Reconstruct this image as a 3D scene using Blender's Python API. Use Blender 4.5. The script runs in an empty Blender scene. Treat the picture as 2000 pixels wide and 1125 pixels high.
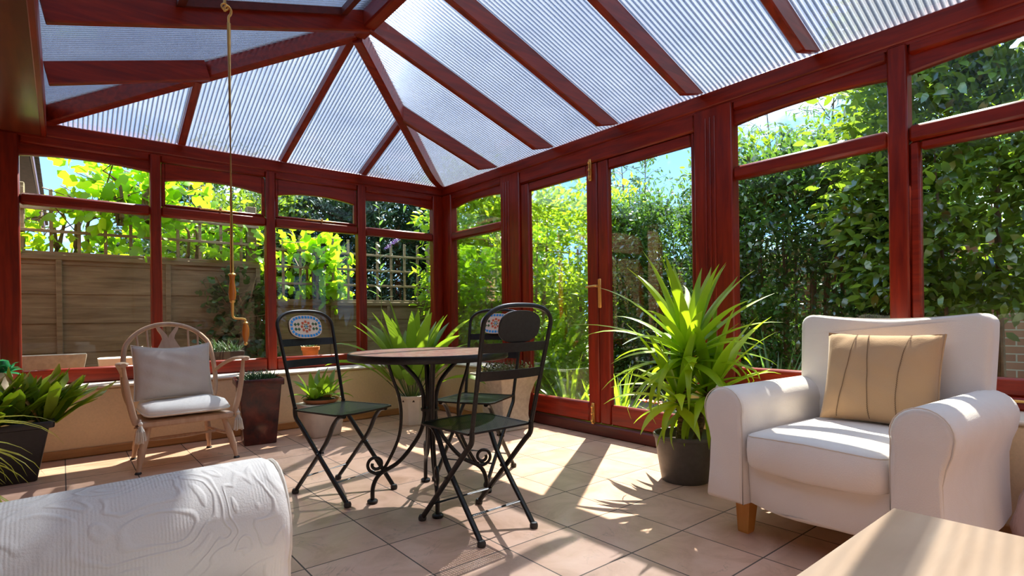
import bpy, bmesh, math, random
import numpy as np
from mathutils import Vector, Matrix
random.seed(7)
RNG = np.random.default_rng(11)
PI = math.pi
R = math.radians
C = bpy.context.scene.collection
SUN = Vector((0.514, 0.343, 0.787)).normalized()

# ------------------------------------------------------------------ materials
class N:
    """small node-tree helper"""
    def __init__(s, name):
        s.m = bpy.data.materials.new(name); s.m.use_nodes = True
        s.t = s.m.node_tree; s.t.nodes.clear()
        s.out = s.t.nodes.new('ShaderNodeOutputMaterial')
    def n(s, typ, **kw):
        nd = s.t.nodes.new('ShaderNode' + typ)
        for k, v in kw.items():
            if k in nd.inputs: s.set(nd, k, v)
            else: setattr(nd, k, v)
        return nd
    def set(s, nd, k, v):
        if isinstance(v, bpy.types.NodeSocket): s.t.links.new(v, nd.inputs[k])
        else: nd.inputs[k].default_value = v
    def co(s, scale=(1, 1, 1), loc=(0, 0, 0), rot=(0, 0, 0), kind='Object'):
        tc = s.n('TexCoord'); mp = s.n('Mapping')
        s.t.links.new(tc.outputs[kind], mp.inputs[0])
        mp.inputs['Scale'].default_value = scale; mp.inputs['Location'].default_value = loc
        mp.inputs['Rotation'].default_value = rot
        return mp.outputs[0]
    def noise(s, vec, scale=5, detail=4, rough=.55, dist=0):
        nd = s.n('TexNoise'); s.t.links.new(vec, nd.inputs['Vector'])
        nd.inputs['Scale'].default_value = scale; nd.inputs['Detail'].default_value = detail
        nd.inputs['Roughness'].default_value = rough; nd.inputs['Distortion'].default_value = dist
        return nd.outputs[0]
    def ramp(s, fac, stops, interp='LINEAR'):
        nd = s.n('ValToRGB'); s.t.links.new(fac, nd.inputs[0]); cr = nd.color_ramp; cr.interpolation = interp
        while len(cr.elements) < len(stops): cr.elements.new(.5)
        for e, (p, c) in zip(cr.elements, stops):
            e.position = p; e.color = tuple(c) + (1,) if len(c) == 3 else c
        return nd.outputs[0]
    def math(s, op, a, b=0.0, clamp=False):
        nd = s.n('Math', operation=op, use_clamp=clamp)
        s.set(nd, 0, a); s.set(nd, 1, b)
        return nd.outputs[0]
    def mix(s, fac, a, b, blend='MIX'):
        nd = s.n('MixRGB', blend_type=blend)
        for i, v in ((0, fac), (1, a), (2, b)):
            if isinstance(v, tuple) and len(v) == 3: v = v + (1,)
            s.set(nd, i, v)
        return nd.outputs[0]
    def bump(s, h, strength=.2, dist=.01):
        nd = s.n('Bump'); s.t.links.new(h, nd.inputs['Height'])
        nd.inputs['Strength'].default_value = strength; nd.inputs['Distance'].default_value = dist
        return nd.outputs[0]
    def pbr(s, col, rough=.5, metal=0, bump=None, spec=.5, **kw):
        nd = s.n('BsdfPrincipled')
        if isinstance(col, tuple) and len(col) == 3: col = col + (1,)
        s.set(nd, 'Base Color', col); s.set(nd, 'Roughness', rough); s.set(nd, 'Metallic', metal)
        s.set(nd, 'Specular IOR Level', spec)
        if bump is not None: s.set(nd, 'Normal', bump)
        for k, v in kw.items(): s.set(nd, k.replace('_', ' '), v)
        return nd.outputs[0]
    def shmix(s, fac, a, b):
        nd = s.n('MixShader'); s.set(nd, 0, fac); s.set(nd, 1, a); s.set(nd, 2, b)
        return nd.outputs[0]
    def done(s, sh):
        s.t.links.new(sh, s.out.inputs[0]); return s.m

M = {}
def plain(name, col, rough=.5, metal=0, var=.12, bump=.08, scale=20, spec=.5):
    a = N(name); v = a.co()
    n = a.noise(v, scale, 5)
    c = a.ramp(n, [(.3, tuple(x * (1 - var) for x in col)), (.7, tuple(min(1, x * (1 + var)) for x in col))])
    M[name] = a.done(a.pbr(c, rough, metal, a.bump(n, bump, .004), spec)); return M[name]

def wood(name, dark, light, rough=.35, axis='x', scale=1., coat=0.0):
    a = N(name); st = {'x': (1.2, 14, 14), 'y': (14, 1.2, 14), 'z': (14, 14, 1.2)}[axis]
    v = a.co(tuple(x * scale for x in st))
    n = a.noise(v, 2.2, 6, .6, .6); n2 = a.noise(a.co((3, 3, 3)), 2.0, 3)
    c = a.ramp(n, [(.28, dark), (.72, light)])
    c = a.mix(a.math('MULTIPLY', n2, .35), c, tuple(x * .45 for x in dark))
    M[name] = a.done(a.pbr(c, rough, 0, a.bump(n, .12, .003), .35, Coat_Weight=coat, Coat_Roughness=.15)); return M[name]

for ax in 'xyz': wood('mahogany_' + ax, (.135, .0065, .002), (.36, .027, .0055), .36, ax, 1, .1)
wood('soffit_board', (.085, .014, .004), (.19, .045, .012), .3, 'y', .6, .3)
wood('dark_wood', (.07, .011, .008), (.14, .02, .012), .4, 'y')
wood('pine_x', (.36, .16, .055), (.56, .29, .11), .4, 'x'); wood('pine_y', (.36, .16, .055), (.56, .29, .11), .4, 'y')
wood('pale_beech', (.50, .31, .20), (.68, .47, .33), .42, 'z', .7)
wood('birch', (.70, .44, .25), (.84, .60, .39), .38, 'x', .35, .1)
wood('oak_leg', (.48, .19, .035), (.66, .31, .075), .35, 'z')
wood('amber_wood', (.50, .15, .015), (.68, .25, .04), .25, 'z', 1, .4)
wood('fence_wood', (.13, .095, .045), (.30, .235, .13), .85, 'x'); wood('trellis_wood', (.20, .15, .08), (.42, .33, .20), .85, 'x')

plain('plaster', (.74, .55, .35), .75, 0, .05, .25, 90)
plain('warm_plaster', (.80, .58, .37), .8, 0, .05, .1, 60)  # unseen house wall, tinted cream-orange to bounce warm light onto the seats
plain('sill_paint', (.72, .62, .52), .5, 0, .04, .03)
plain('black_metal', (.022, .021, .020), .38, .55, .2, .05, 60)
plain('black_plastic', (.018, .017, .017), .42, 0, .2, .06, 50)
plain('grey_pot', (.075, .068, .060), .42, 0, .15, .05, 40)
plain('white_pot', (.74, .66, .57), .42, 0, .05, .03)
plain('stone_pot', (.40, .36, .29), .75, 0, .15, .2, 30)
plain('terracotta', (.62, .20, .05), .7, 0, .12, .1)
plain('terracotta_saucer', (.42, .15, .055), .6, 0, .18, .1)
plain('soil', (.045, .028, .016), .95, 0, .4, .8, 60)
plain('brass', (.80, .47, .13), .32, .75, .08, .02, 30)
plain('steel_rod', (.42, .36, .28), .3, 1)
plain('ivory', (.78, .74, .66), .4)
plain('glazed_green', (.02, .16, .06), .12, 0, .3)
plain('stem', (.16, .10, .045), .8, 0, .3, .4, 30)
plain('green_stem', (.16, .24, .05), .6, 0, .2, .1, 30)
plain('patio', (.20, .18, .14), .9, 0, .3, .5, 14)
plain('tile_roof', (.17, .075, .045), .8, 0, .3, .3, 12)
plain('slate', (.05, .03, .022), .8, 0, .4)
plain('orange_petal', (.85, .12, .02), .5); plain('purple_petal', (.34, .20, .52), .6)
plain('grey_stone', (.30, .28, .25), .85, 0, .2, .4, 20)
plain('rubber', (.03, .027, .025), .6)
plain('mosaic_blue', (.04, .32, .76), .25, 0, .2); plain('mosaic_red', (.55, .12, .05), .3, 0, .2)
plain('mosaic_green', (.05, .13, .05), .3); plain('mosaic_cream', (.78, .68, .55), .45, 0, .05)

def cloth(name, col, weave=500, rough=.9, bump=.12, wrinkle=.25, wscale=5, sheen=.2):
    a = N(name); v = a.co()
    n = a.noise(v, wscale, 3, .5, .4); f = a.noise(v, weave, 2)
    c = a.ramp(a.noise(v, 3, 3), [(.3, tuple(x * .94 for x in col)), (.7, tuple(min(1, x * 1.04) for x in col))])
    h = a.math('ADD', a.math('MULTIPLY', n, wrinkle * 4), a.math('MULTIPLY', f, .25))
    M[name] = a.done(a.pbr(c, rough, 0, a.bump(h, bump, .02), .25, Sheen_Weight=sheen)); return M[name]
cloth('white_cover', (.78, .715, .645), 260, .9, .22, .5, 4.5)
cloth('tan_cloth', (.50, .315, .165), 260, .9, .18, .3, 7)
cloth('taupe_cloth', (.55, .48, .42), 300, .92, .2, .35, 9)
cloth('cream_cloth', (.78, .72, .64), 300, .92, .2, .35, 9)
cloth('piping_cloth', (.70, .62, .52), 400)
plain('stitch_thread', (.13, .075, .04), .9)

def sofa_cloth():
    a = N('sofa_cover'); v = a.co()
    w = a.n('TexNoise'); a.t.links.new(v, w.inputs['Vector']); w.inputs['Scale'].default_value = 4.6; w.inputs['Detail'].default_value = 1.5
    w.inputs['Distortion'].default_value = 1.2
    rings = a.math('SINE', a.math('MULTIPLY', w.outputs[0], 75.0))
    rings = a.math('SMOOTH_MAX', rings, 0.35); 
    zone = a.noise(v, 7, 1); zone = a.ramp(zone, [(.45, (0, 0, 0)), (.55, (1, 1, 1))])
    wv = a.n('TexWave', wave_type='BANDS', bands_direction='X'); a.t.links.new(v, wv.inputs['Vector']); wv.inputs['Scale'].default_value = 60; wv.inputs['Distortion'].default_value = 1
    h = a.math('ADD', a.math('MULTIPLY', rings, 1.0), a.math('MULTIPLY', a.math('MULTIPLY', wv.outputs[1], zone), .18))
    h = a.math('ADD', h, a.math('MULTIPLY', a.noise(v, 300, 2), .25))
    M['sofa_cover'] = a.done(a.pbr((.78, .73, .66), .85, 0, a.bump(h, .42, .006), .3, Sheen_Weight=.2))
sofa_cloth()

def tile_floor():
    a = N('floor_tile'); tx, ty = .3315, .3437
    v = a.co((1 / tx, 1 / ty, 1), (1.1285 / tx, 2.930 / ty, 0))
    sp = a.n('SeparateXYZ'); a.t.links.new(v, sp.inputs[0])
    def edge(o):
        fr = a.math('FRACT', o); return a.math('MINIMUM', fr, a.math('SUBTRACT', 1.0, fr))
    e = a.math('MINIMUM', edge(sp.outputs[0]), edge(sp.outputs[1]))
    grout = a.math('LESS_THAN', e, .0085)
    fl = a.n('VectorMath', operation='FLOOR'); a.t.links.new(v, fl.inputs[0])
    wn = a.n('TexWhiteNoise'); a.t.links.new(fl.outputs[0], wn.inputs['Vector'])
    off = a.n('VectorMath', operation='SCALE'); a.t.links.new(wn.outputs[1], off.inputs[0]); off.inputs['Scale'].default_value = 30
    ad = a.n('VectorMath', operation='ADD'); a.t.links.new(a.co(), ad.inputs[0]); a.t.links.new(off.outputs[0], ad.inputs[1])
    n = a.noise(ad.outputs[0], 4.5, 6, .6, .8)
    c = a.ramp(n, [(.30, (.49, .268, .165)), (.52, (.67, .402, .275)), (.75, (.75, .485, .355))])
    vein = a.noise(ad.outputs[0], 3.2, 5, .62, 1.6)
    vn = a.ramp(vein, [(.485, (0, 0, 0)), (.50, (1, 1, 1)), (.515, (0, 0, 0))])
    patch = a.ramp(a.noise(ad.outputs[0], 5, 2), [(.52, (0, 0, 0)), (.68, (1, 1, 1))])
    c = a.mix(a.math('MULTIPLY', a.math('MULTIPLY', vn, patch), .55), c, (.20, .14, .09))
    c = a.mix(a.math('MULTIPLY', wn.outputs[0], .22), c, (.44, .33, .23))
    c = a.mix(grout, c, (.105, .08, .06))
    rough = a.math('ADD', .34, a.math('MULTIPLY', grout, .5))
    h = a.math('SUBTRACT', a.math('MULTIPLY', n, .3), grout)
    M['floor_tile'] = a.done(a.pbr(c, rough, 0, a.bump(h, .25, .003), .5))
tile_floor()

def brick():
    a = N('brick'); b = a.n('TexBrick')
    sp = a.n('SeparateXYZ'); a.t.links.new(a.co(), sp.inputs[0]); cb = a.n('CombineXYZ'); a.t.links.new(sp.outputs[1], cb.inputs[0]); a.t.links.new(sp.outputs[2], cb.inputs[1]); a.t.links.new(cb.outputs[0], b.inputs['Vector'])
    b.inputs['Scale'].default_value = 1; b.inputs['Brick Width'].default_value = .225; b.inputs['Row Height'].default_value = .075
    b.inputs['Mortar Size'].default_value = .006
    b.inputs['Color1'].default_value = (.40, .17, .09, 1); b.inputs['Color2'].default_value = (.30, .11, .06, 1); b.inputs['Mortar'].default_value = (.5, .42, .32, 1)
    M['brick'] = a.done(a.pbr(b.outputs[0], .85, 0, a.bump(a.math('SUBTRACT', 1.0, b.outputs[1]), .5, .01)))
brick()

def glass():
    a = N('window_glass'); tr = a.n('BsdfTransparent'); tr.inputs[0].default_value = (.93, .955, .94, 1)
    gl = a.n('BsdfGlossy'); gl.inputs['Roughness'].default_value = .0; gl.inputs[0].default_value = (1, 1, 1, 1)
    fr = a.n('Fresnel'); fr.inputs[0].default_value = 1.45
    M['window_glass'] = a.done(a.shmix(a.math('MULTIPLY', fr.outputs[0], .42), tr.outputs[0], gl.outputs[0]))
    a = N('polycarbonate_sheet'); tr = a.n('BsdfTransparent'); tr.inputs[0].default_value = (.70, .735, .77, 1)
    uvs = a.n('SeparateXYZ'); a.t.links.new(a.co(kind='UV'), uvs.inputs[0])
    wv = a.math('FRACT', uvs.outputs[0]); web = a.math('LESS_THAN', a.math('ABSOLUTE', a.math('SUBTRACT', wv, .5)), .13)
    mid = a.math('LESS_THAN', a.math('ABSOLUTE', a.math('SUBTRACT', a.math('FRACT', a.math('ADD', uvs.outputs[0], .42)), .5)), .10)
    a.t.links.new(a.mix(web, a.mix(mid, (.54, .575, .62), (.78, .81, .84)), (.30, .335, .39)), tr.inputs[0])
    tl = a.n('BsdfTranslucent'); tl.inputs[0].default_value = (.85, .88, .92, 1)
    gl = a.n('BsdfGlossy'); gl.inputs['Roughness'].default_value = .12
    fr = a.n('Fresnel'); fr.inputs[0].default_value = 1.4
    n = a.noise(a.co(), 2.5, 6, .65, .5)
    f = a.math('ADD', a.math('ADD', .04, a.math('MULTIPLY', n, .12)), a.math('MULTIPLY', mid, .06))
    M['polycarbonate_sheet'] = a.done(a.shmix(a.math('MULTIPLY', fr.outputs[0], .6), a.shmix(f, tr.outputs[0], tl.outputs[0]), gl.outputs[0]))
    a = N('polycarbonate_rib'); tr = a.n('BsdfTransparent'); tr.inputs[0].default_value = (.50, .56, .64, 1)
    gl = a.n('BsdfGlossy'); gl.inputs['Roughness'].default_value = .22; gl.inputs[0].default_value = (.9, .93, .97, 1)
    M['polycarbonate_rib'] = a.done(a.shmix(.28, tr.outputs[0], gl.outputs[0]))
    a = N('clear_film'); tr = a.n('BsdfTransparent'); tr.inputs[0].default_value = (.9, .8, .78, 1)
    M['clear_film'] = a.done(a.shmix(.62, tr.outputs[0], a.pbr((.72, .55, .52), .22, 0, a.bump(a.noise(a.co(), 30, 4), .6, .01))))
glass()

def leaf(name, dark, light, trans, tmix=.35, rough=.35, spec=.5, vein=False):
    a = N(name); g = a.n('NewGeometry')
    c = a.ramp(g.outputs['Random Per Island'], [(0, dark), (1, light)])
    n = a.noise(a.co(), 9, 2); c = a.mix(a.math('MULTIPLY', n, .35), c, tuple(x * .55 for x in dark))
    tl = a.n('BsdfTranslucent'); tl.inputs[0].default_value = trans + (1,)
    M[name] = a.done(a.shmix(tmix, a.pbr(c, rough, 0, None, spec), tl.outputs[0])); return M[name]
leaf('leaf_hedge', (.018, .058, .018), (.085, .19, .04), (.18, .38, .04), .22, .17, 1.0)
leaf('leaf_olive', (.035, .09, .018), (.16, .28, .035), (.34, .52, .03), .32, .2, 1.0)
leaf('leaf_bright', (.06, .16, .012), (.22, .40, .025), (.50, .75, .03), .45, .22, .9)
leaf('leaf_vine', (.10, .25, .01), (.28, .48, .02), (.46, .78, .02), .58, .45, .35)
leaf('leaf_ivy', (.015, .05, .012), (.05, .12, .025), (.1, .2, .02), .25, .4, .5)
leaf('leaf_conifer', (.012, .04, .022), (.03, .085, .04), (.04, .1, .03), .15, .6, .3)
leaf('leaf_feather', (.03, .08, .03), (.10, .19, .05), (.2, .38, .06), .35, .4, .6)
leaf('leaf_yucca', (.18, .34, .010), (.38, .58, .02), (.50, .70, .02), .42, .38, .5)
leaf('leaf_aspidistra', (.05, .15, .015), (.26, .38, .03), (.40, .6, .03), .38, .33, .5)
leaf('leaf_clivia', (.05, .15, .014), (.30, .42, .02), (.45, .65, .02), .34, .33, .5)
leaf('leaf_palm', (.38, .40, .02), (.60, .56, .04), (.6, .65, .03), .4, .4)
leaf('leaf_succulent', (.03, .08, .03), (.07, .15, .05), (.1, .2, .05), .15, .5)
leaf('leaf_dry', (.10, .07, .03), (.16, .20, .05), (.2, .2, .05), .2, .6)

leaf('leaf_dry_husk', (.50, .26, .06), (.74, .46, .16), (.5, .3, .1), .2, .6)
def mesh_metal():
    a = N('perforated_metal')
    v = a.co((1 / .011, 1 / .011, 1)); sp = a.n('SeparateXYZ'); a.t.links.new(v, sp.inputs[0])
    def d(o):
        return a.math('ABSOLUTE', a.math('SUBTRACT', a.math('FRACT', o), .5))
    hole = a.math('LESS_THAN', a.math('MAXIMUM', d(sp.outputs[0]), d(sp.outputs[1])), .29)
    tr = a.n('BsdfTransparent')
    M['perforated_metal'] = a.done(a.shmix(hole, a.pbr((.022, .021, .02), .35, .5), tr.outputs[0]))
    a = N('mosaic_top'); v = a.co()
    vo = a.n('TexVoronoi'); a.t.links.new(v, vo.inputs['Vector']); vo.inputs['Scale'].default_value = 42
    ed = a.n('TexVoronoi', feature='DISTANCE_TO_EDGE'); a.t.links.new(v, ed.inputs['Vector']); ed.inputs['Scale'].default_value = 42
    c = a.ramp(a.n('SeparateColor', Color=vo.outputs['Color']).outputs[0], [(0, (.36, .10, .06)), (.5, (.48, .17, .10)), (1, (.60, .32, .22))])
    g = a.math('LESS_THAN', ed.outputs[0], .05)
    M['mosaic_top'] = a.done(a.pbr(a.mix(g, c, (.46, .32, .24)), .3, 0, a.bump(g, .2, .002)))
    a = N('maroon_glaze'); v = a.co()
    c = a.ramp(a.noise(v, 9, 5, .6, .8), [(.35, (.030, .012, .010)), (.62, (.12, .022, .014)), (.8, (.25, .06, .035))])
    M['maroon_glaze'] = a.done(a.pbr(c, .22, 0, None, .5))
mesh_metal()

# ------------------------------------------------------------------ mesh helpers
def basis(d):
    d = Vector(d).normalized(); up = Vector((0, 0, 1)) if abs(d.z) < .95 else Vector((1, 0, 0))
    x = d.cross(up).normalized(); return x, x.cross(d).normalized(), d

class MB:
    def __init__(s): s.v = []; s.f = []; s.mi = []; s.cur = 0
    def add(s, vs, fs):
        o = len(s.v); s.v.extend(tuple(v) for v in vs)
        for f in fs: s.f.append(tuple(i + o for i in f)); s.mi.append(s.cur)
        return s
    def box(s, lo, hi, bev=0.0, mat=None):
        lo, hi = [min(a, b) for a, b in zip(lo, hi)], [max(a, b) for a, b in zip(lo, hi)]
        b = min([bev] + [(h - l) * .45 for l, h in zip(lo, hi)])
        if b <= 0:
            vs = [(x, y, z) for x in (lo[0], hi[0]) for y in (lo[1], hi[1]) for z in (lo[2], hi[2])]
            fs = [(0, 1, 3, 2), (4, 6, 7, 5), (0, 4, 5, 1), (2, 3, 7, 6), (0, 2, 6, 4), (1, 5, 7, 3)]
        else:
            vs = []; idx = {}
            for sx in (0, 1):
                for sy in (0, 1):
                    for sz in (0, 1):
                        c = [(lo, hi)[q][i] for i, q in enumerate((sx, sy, sz))]
                        inn = [c[i] + (b if q == 0 else -b) for i, q in enumerate((sx, sy, sz))]
                        for a in range(3):
                            p = list(inn); p[a] = c[a]; idx[(sx, sy, sz, a)] = len(vs); vs.append(tuple(p))
            fs = []
            for a in range(3):
                o = [i for i in range(3) if i != a]
                for q in (0, 1):
                    def k(u, w):
                        t = [0, 0, 0]; t[a] = q; t[o[0]] = u; t[o[1]] = w; return idx[tuple(t) + (a,)]
                    fs.append((k(0, 0), k(1, 0), k(1, 1), k(0, 1)))
                for u in (0, 1):
                    for w in (0, 1):
                        def k2(q, ax):
                            t = [0, 0, 0]; t[a] = q; t[o[0]] = u; t[o[1]] = w; return idx[tuple(t) + (ax,)]
                        fs.append((k2(0, o[0]), k2(1, o[0]), k2(1, o[1]), k2(0, o[1])))
            for sx in (0, 1):
                for sy in (0, 1):
                    for sz in (0, 1): fs.append(tuple(idx[(sx, sy, sz, a)] for a in range(3)))
        if mat is not None: vs = [mat @ Vector(v) for v in vs]
        return s.add(vs, fs)
    def bar(s, p, q, w, h, bev=0.0, up=(0, 0, 1)):
        """rectangular bar from p to q, w wide (sideways), h deep (along up)"""
        p, q = Vector(p), Vector(q); d = q - p; L = d.length; d.normalize()
        x = d.cross(Vector(up)).normalized(); z = x.cross(d).normalized()
        m = Matrix.Translation((p + q) / 2) @ Matrix((x, d, z)).transposed().to_4x4()
        return s.box((-w / 2, -L / 2, -h / 2), (w / 2, L / 2, h / 2), bev, m)
    def rings(s, rings, caps=True, closed=True):
        n = len(rings[0]); vs = [v for r in rings for v in r]; fs = []
        for i in range(len(rings) - 1):
            for j in range(n if closed else n - 1):
                k = (j + 1) % n
                fs.append((i * n + j, i * n + k, (i + 1) * n + k, (i + 1) * n + j))
        if caps and closed: fs.append(tuple(range(n))[::-1]); fs.append(tuple((len(rings) - 1) * n + j for j in range(n)))
        return s.add(vs, fs)
    def tube(s, pts, r, n=8, flat=1.0, smooth=0):
        pts = [Vector(p) for p in pts]
        if smooth: pts = spline(pts, smooth)
        rs = [r] * len(pts) if not hasattr(r, '__len__') else ([r[min(len(r) - 1, int(i * (len(r) - 1) / max(1, len(pts) - 1) + .5))] for i in range(len(pts))] if len(r) != len(pts) else r)
        rg = []; x = None
        for i, p in enumerate(pts):
            d = (pts[min(i + 1, len(pts) - 1)] - pts[max(i - 1, 0)]).normalized()
            if x is None: x, y, _ = basis(d)
            else:
                x = (x - d * x.dot(d)); x.normalize(); y = x.cross(d) * -1; y = d.cross(x)
            rg.append([p + x * math.cos(a) * rs[i] + y * math.sin(a) * rs[i] * flat for a in [2 * PI * k / n for k in range(n)]])
        return s.rings(rg)
    def lathe(s, prof, n=32, c=(0, 0, 0), sq=None):
        """prof [(r,z)]; closed at both ends"""
        rg = []
        for r, z in prof: rg.append([(c[0] + max(r, 1e-4) * math.cos(2 * PI * k / n), c[1] + max(r, 1e-4) * math.sin(2 * PI * k / n), c[2] + z) for k in range(n)])
        return s.rings(rg)
    def sqpot(s, prof, rot=0.0, asp=1.0, rc=.12):
        """square 'lathe' with rounded corners: prof [(half width, z)]"""
        rg = []
        for r, z in prof:
            ring = []
            for cx, cy, a0 in ((1, 1, 0), (-1, 1, 90), (-1, -1, 180), (1, -1, 270)):
                for t in (0, 30, 60, 90):
                    a = R(a0 + t); k = r * rc
                    x = cx * (r - k) + k * math.cos(a); y = cy * (r - k) + k * math.sin(a)
                    x *= asp
                    ring.append((x * math.cos(rot) - y * math.sin(rot), x * math.sin(rot) + y * math.cos(rot), z))
            rg.append(ring)
        return s.rings(rg)
    def extrude(s, prof, axis, a, b, bev=0.0, steps=1, warp=None):
        """prof: 2D loop; axis: 'x' -> (y,z), 'y' -> (x,z); rounded ends by inset rings"""
        cx = sum(p[0] for p in prof) / len(prof); cy = sum(p[1] for p in prof) / len(prof)
        def ring(t, k):
            out = []
            for (u, w) in prof:
                du, dw = u - cx, w - cy; L = math.hypot(du, dw) or 1; f = max(0, 1 - k / L)
                uu, ww = cx + du * f, cy + dw * f
                v = (t, uu, ww) if axis == 'x' else (uu, t, ww)
                out.append(warp(*v) if warp else v)
            return out
        sg = 1 if b > a else -1; rg = []
        if bev > 0:
            for q in (0, 25, 50, 75): rg.append(ring(a + sg * bev * (1 - math.sin(R(q))), bev * (1 - math.cos(R(q))) if q else 0) if 0 else ring(a + sg * bev * (1 - math.cos(R(q))), bev * (1 - math.sin(R(q)))))
        for i in range(steps + 1): rg.append(ring(a + sg * bev + (b - a - 2 * sg * bev) * i / steps, 0))
        if bev > 0:
            for q in (75, 50, 25, 0): rg.append(ring(b - sg * bev * (1 - math.cos(R(q))), bev * (1 - math.sin(R(q)))))
        return s.rings(rg)
    def grid(s, fn, nu, nv):
        vs = [fn(i / nu, j / nv) for j in range(nv + 1) for i in range(nu + 1)]
        fs = [(j * (nu + 1) + i, j * (nu + 1) + i + 1, (j + 1) * (nu + 1) + i + 1, (j + 1) * (nu + 1) + i) for j in range(nv) for i in range(nu)]
        return s.add(vs, fs)
    def blade(s, base, az, el, L, w, droop, n=7, fold=.25, prof=None, twist=0.0, blunt=False):
        """a strap leaf: starts at elevation el, bends down by droop radians along its length"""
        p = Vector(base); ds = L / n; vs = []; e = el; a = az
        for i in range(n + 1):
            t = i / n
            d = Vector((math.cos(a) * math.cos(e), math.sin(a) * math.cos(e), math.sin(e)))
            sd = Vector((-math.sin(a), math.cos(a), 0)); nn = sd.cross(d)
            tw = twist * t; sd, nn = sd * math.cos(tw) + nn * math.sin(tw), nn * math.cos(tw) - sd * math.sin(tw)
            if prof == 'lance': ww = w * (math.sin(PI * min(1, .06 + t * .94)) ** .75) * (1 - .25 * t)
            elif blunt: ww = w * (.55 + .45 * min(1, t * 3)) * (1 if t < .85 else math.sqrt(max(0, 1 - ((t - .85) / .15) ** 2)) * .9 + .1)
            else: ww = w * (.55 + .45 * min(1, t * 3)) * (1 - max(0, (t - .35) / .65) ** 1.6)
            ww = max(ww, w * .03) / 2
            vs += [p - sd * ww + nn * ww * fold * 2, p, p + sd * ww + nn * ww * fold * 2]
            p = p + d * ds; e -= droop / n * (0.5 + t)
        fs = []
        for i in range(n):
            o = i * 3; fs += [(o, o + 1, o + 4, o + 3), (o + 1, o + 2, o + 5, o + 4)]
        return s.add(vs, fs)
    def build(s, name, mats, parent=None, smooth=True, loc=None, fix=True, ang=40):
        me = bpy.data.meshes.new(name); me.from_pydata(s.v, [], s.f); me.update()
        for m in (mats if isinstance(mats, (list, tuple)) else [mats]): me.materials.append(M[m])
        if max(s.mi, default=0): me.polygons.foreach_set('material_index', s.mi)
        if fix:
            bm = bmesh.new(); bm.from_mesh(me); bmesh.ops.recalc_face_normals(bm, faces=bm.faces); bm.to_mesh(me); bm.free()
        o = bpy.data.objects.new(name, me); C.objects.link(o)
        if parent: o.parent = parent
        if loc: o.location = loc
        if smooth:
            me.shade_smooth()
            if ang: me.set_sharp_from_angle(angle=R(ang))
        return o

def spline(pts, k=6):
    out = []; n = len(pts)
    for i in range(n - 1):
        p0, p1, p2, p3 = pts[max(i - 1, 0)], pts[i], pts[i + 1], pts[min(i + 2, n - 1)]
        for j in range(k):
            t = j / k
            out.append(.5 * ((2 * p1) + (p2 - p0) * t + (2 * p0 - 5 * p1 + 4 * p2 - p3) * t * t + (3 * p1 - p0 - 3 * p2 + p3) * t ** 3))
    out.append(pts[-1]); return out

def thing(name, label, cat, loc=(0, 0, 0), rz=0, group=None, kind=None):
    o = bpy.data.objects.new(name, None); C.objects.link(o); o.location = loc; o.rotation_euler.z = rz
    o.empty_display_size = .1
    o['label'] = label; o['category'] = cat
    if group: o['group'] = group
    if kind: o['kind'] = kind
    return o
def tag(o, label, cat, group=None, kind=None):
    o['label'] = label; o['category'] = cat
    if group: o['group'] = group
    if kind: o['kind'] = kind
    return o
def struct(name, label=None):
    o = bpy.data.objects.new(name, None); C.objects.link(o); o['kind'] = 'structure'
    if label: o['label'] = label
    return o
def skind(o, label=None):
    o['kind'] = 'structure'
    if label: o['label'] = label
    return o
def dup(root, loc, rz, label, group=None):
    r = root.copy(); C.objects.link(r); r.location = loc; r.rotation_euler.z = rz; r['label'] = label
    if group: r['group'] = group
    for ch in list(root.children):
        c = ch.copy(); C.objects.link(c); c.parent = r
        for g in ch.children:
            d = g.copy(); C.objects.link(d); d.parent = c
    return r

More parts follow.
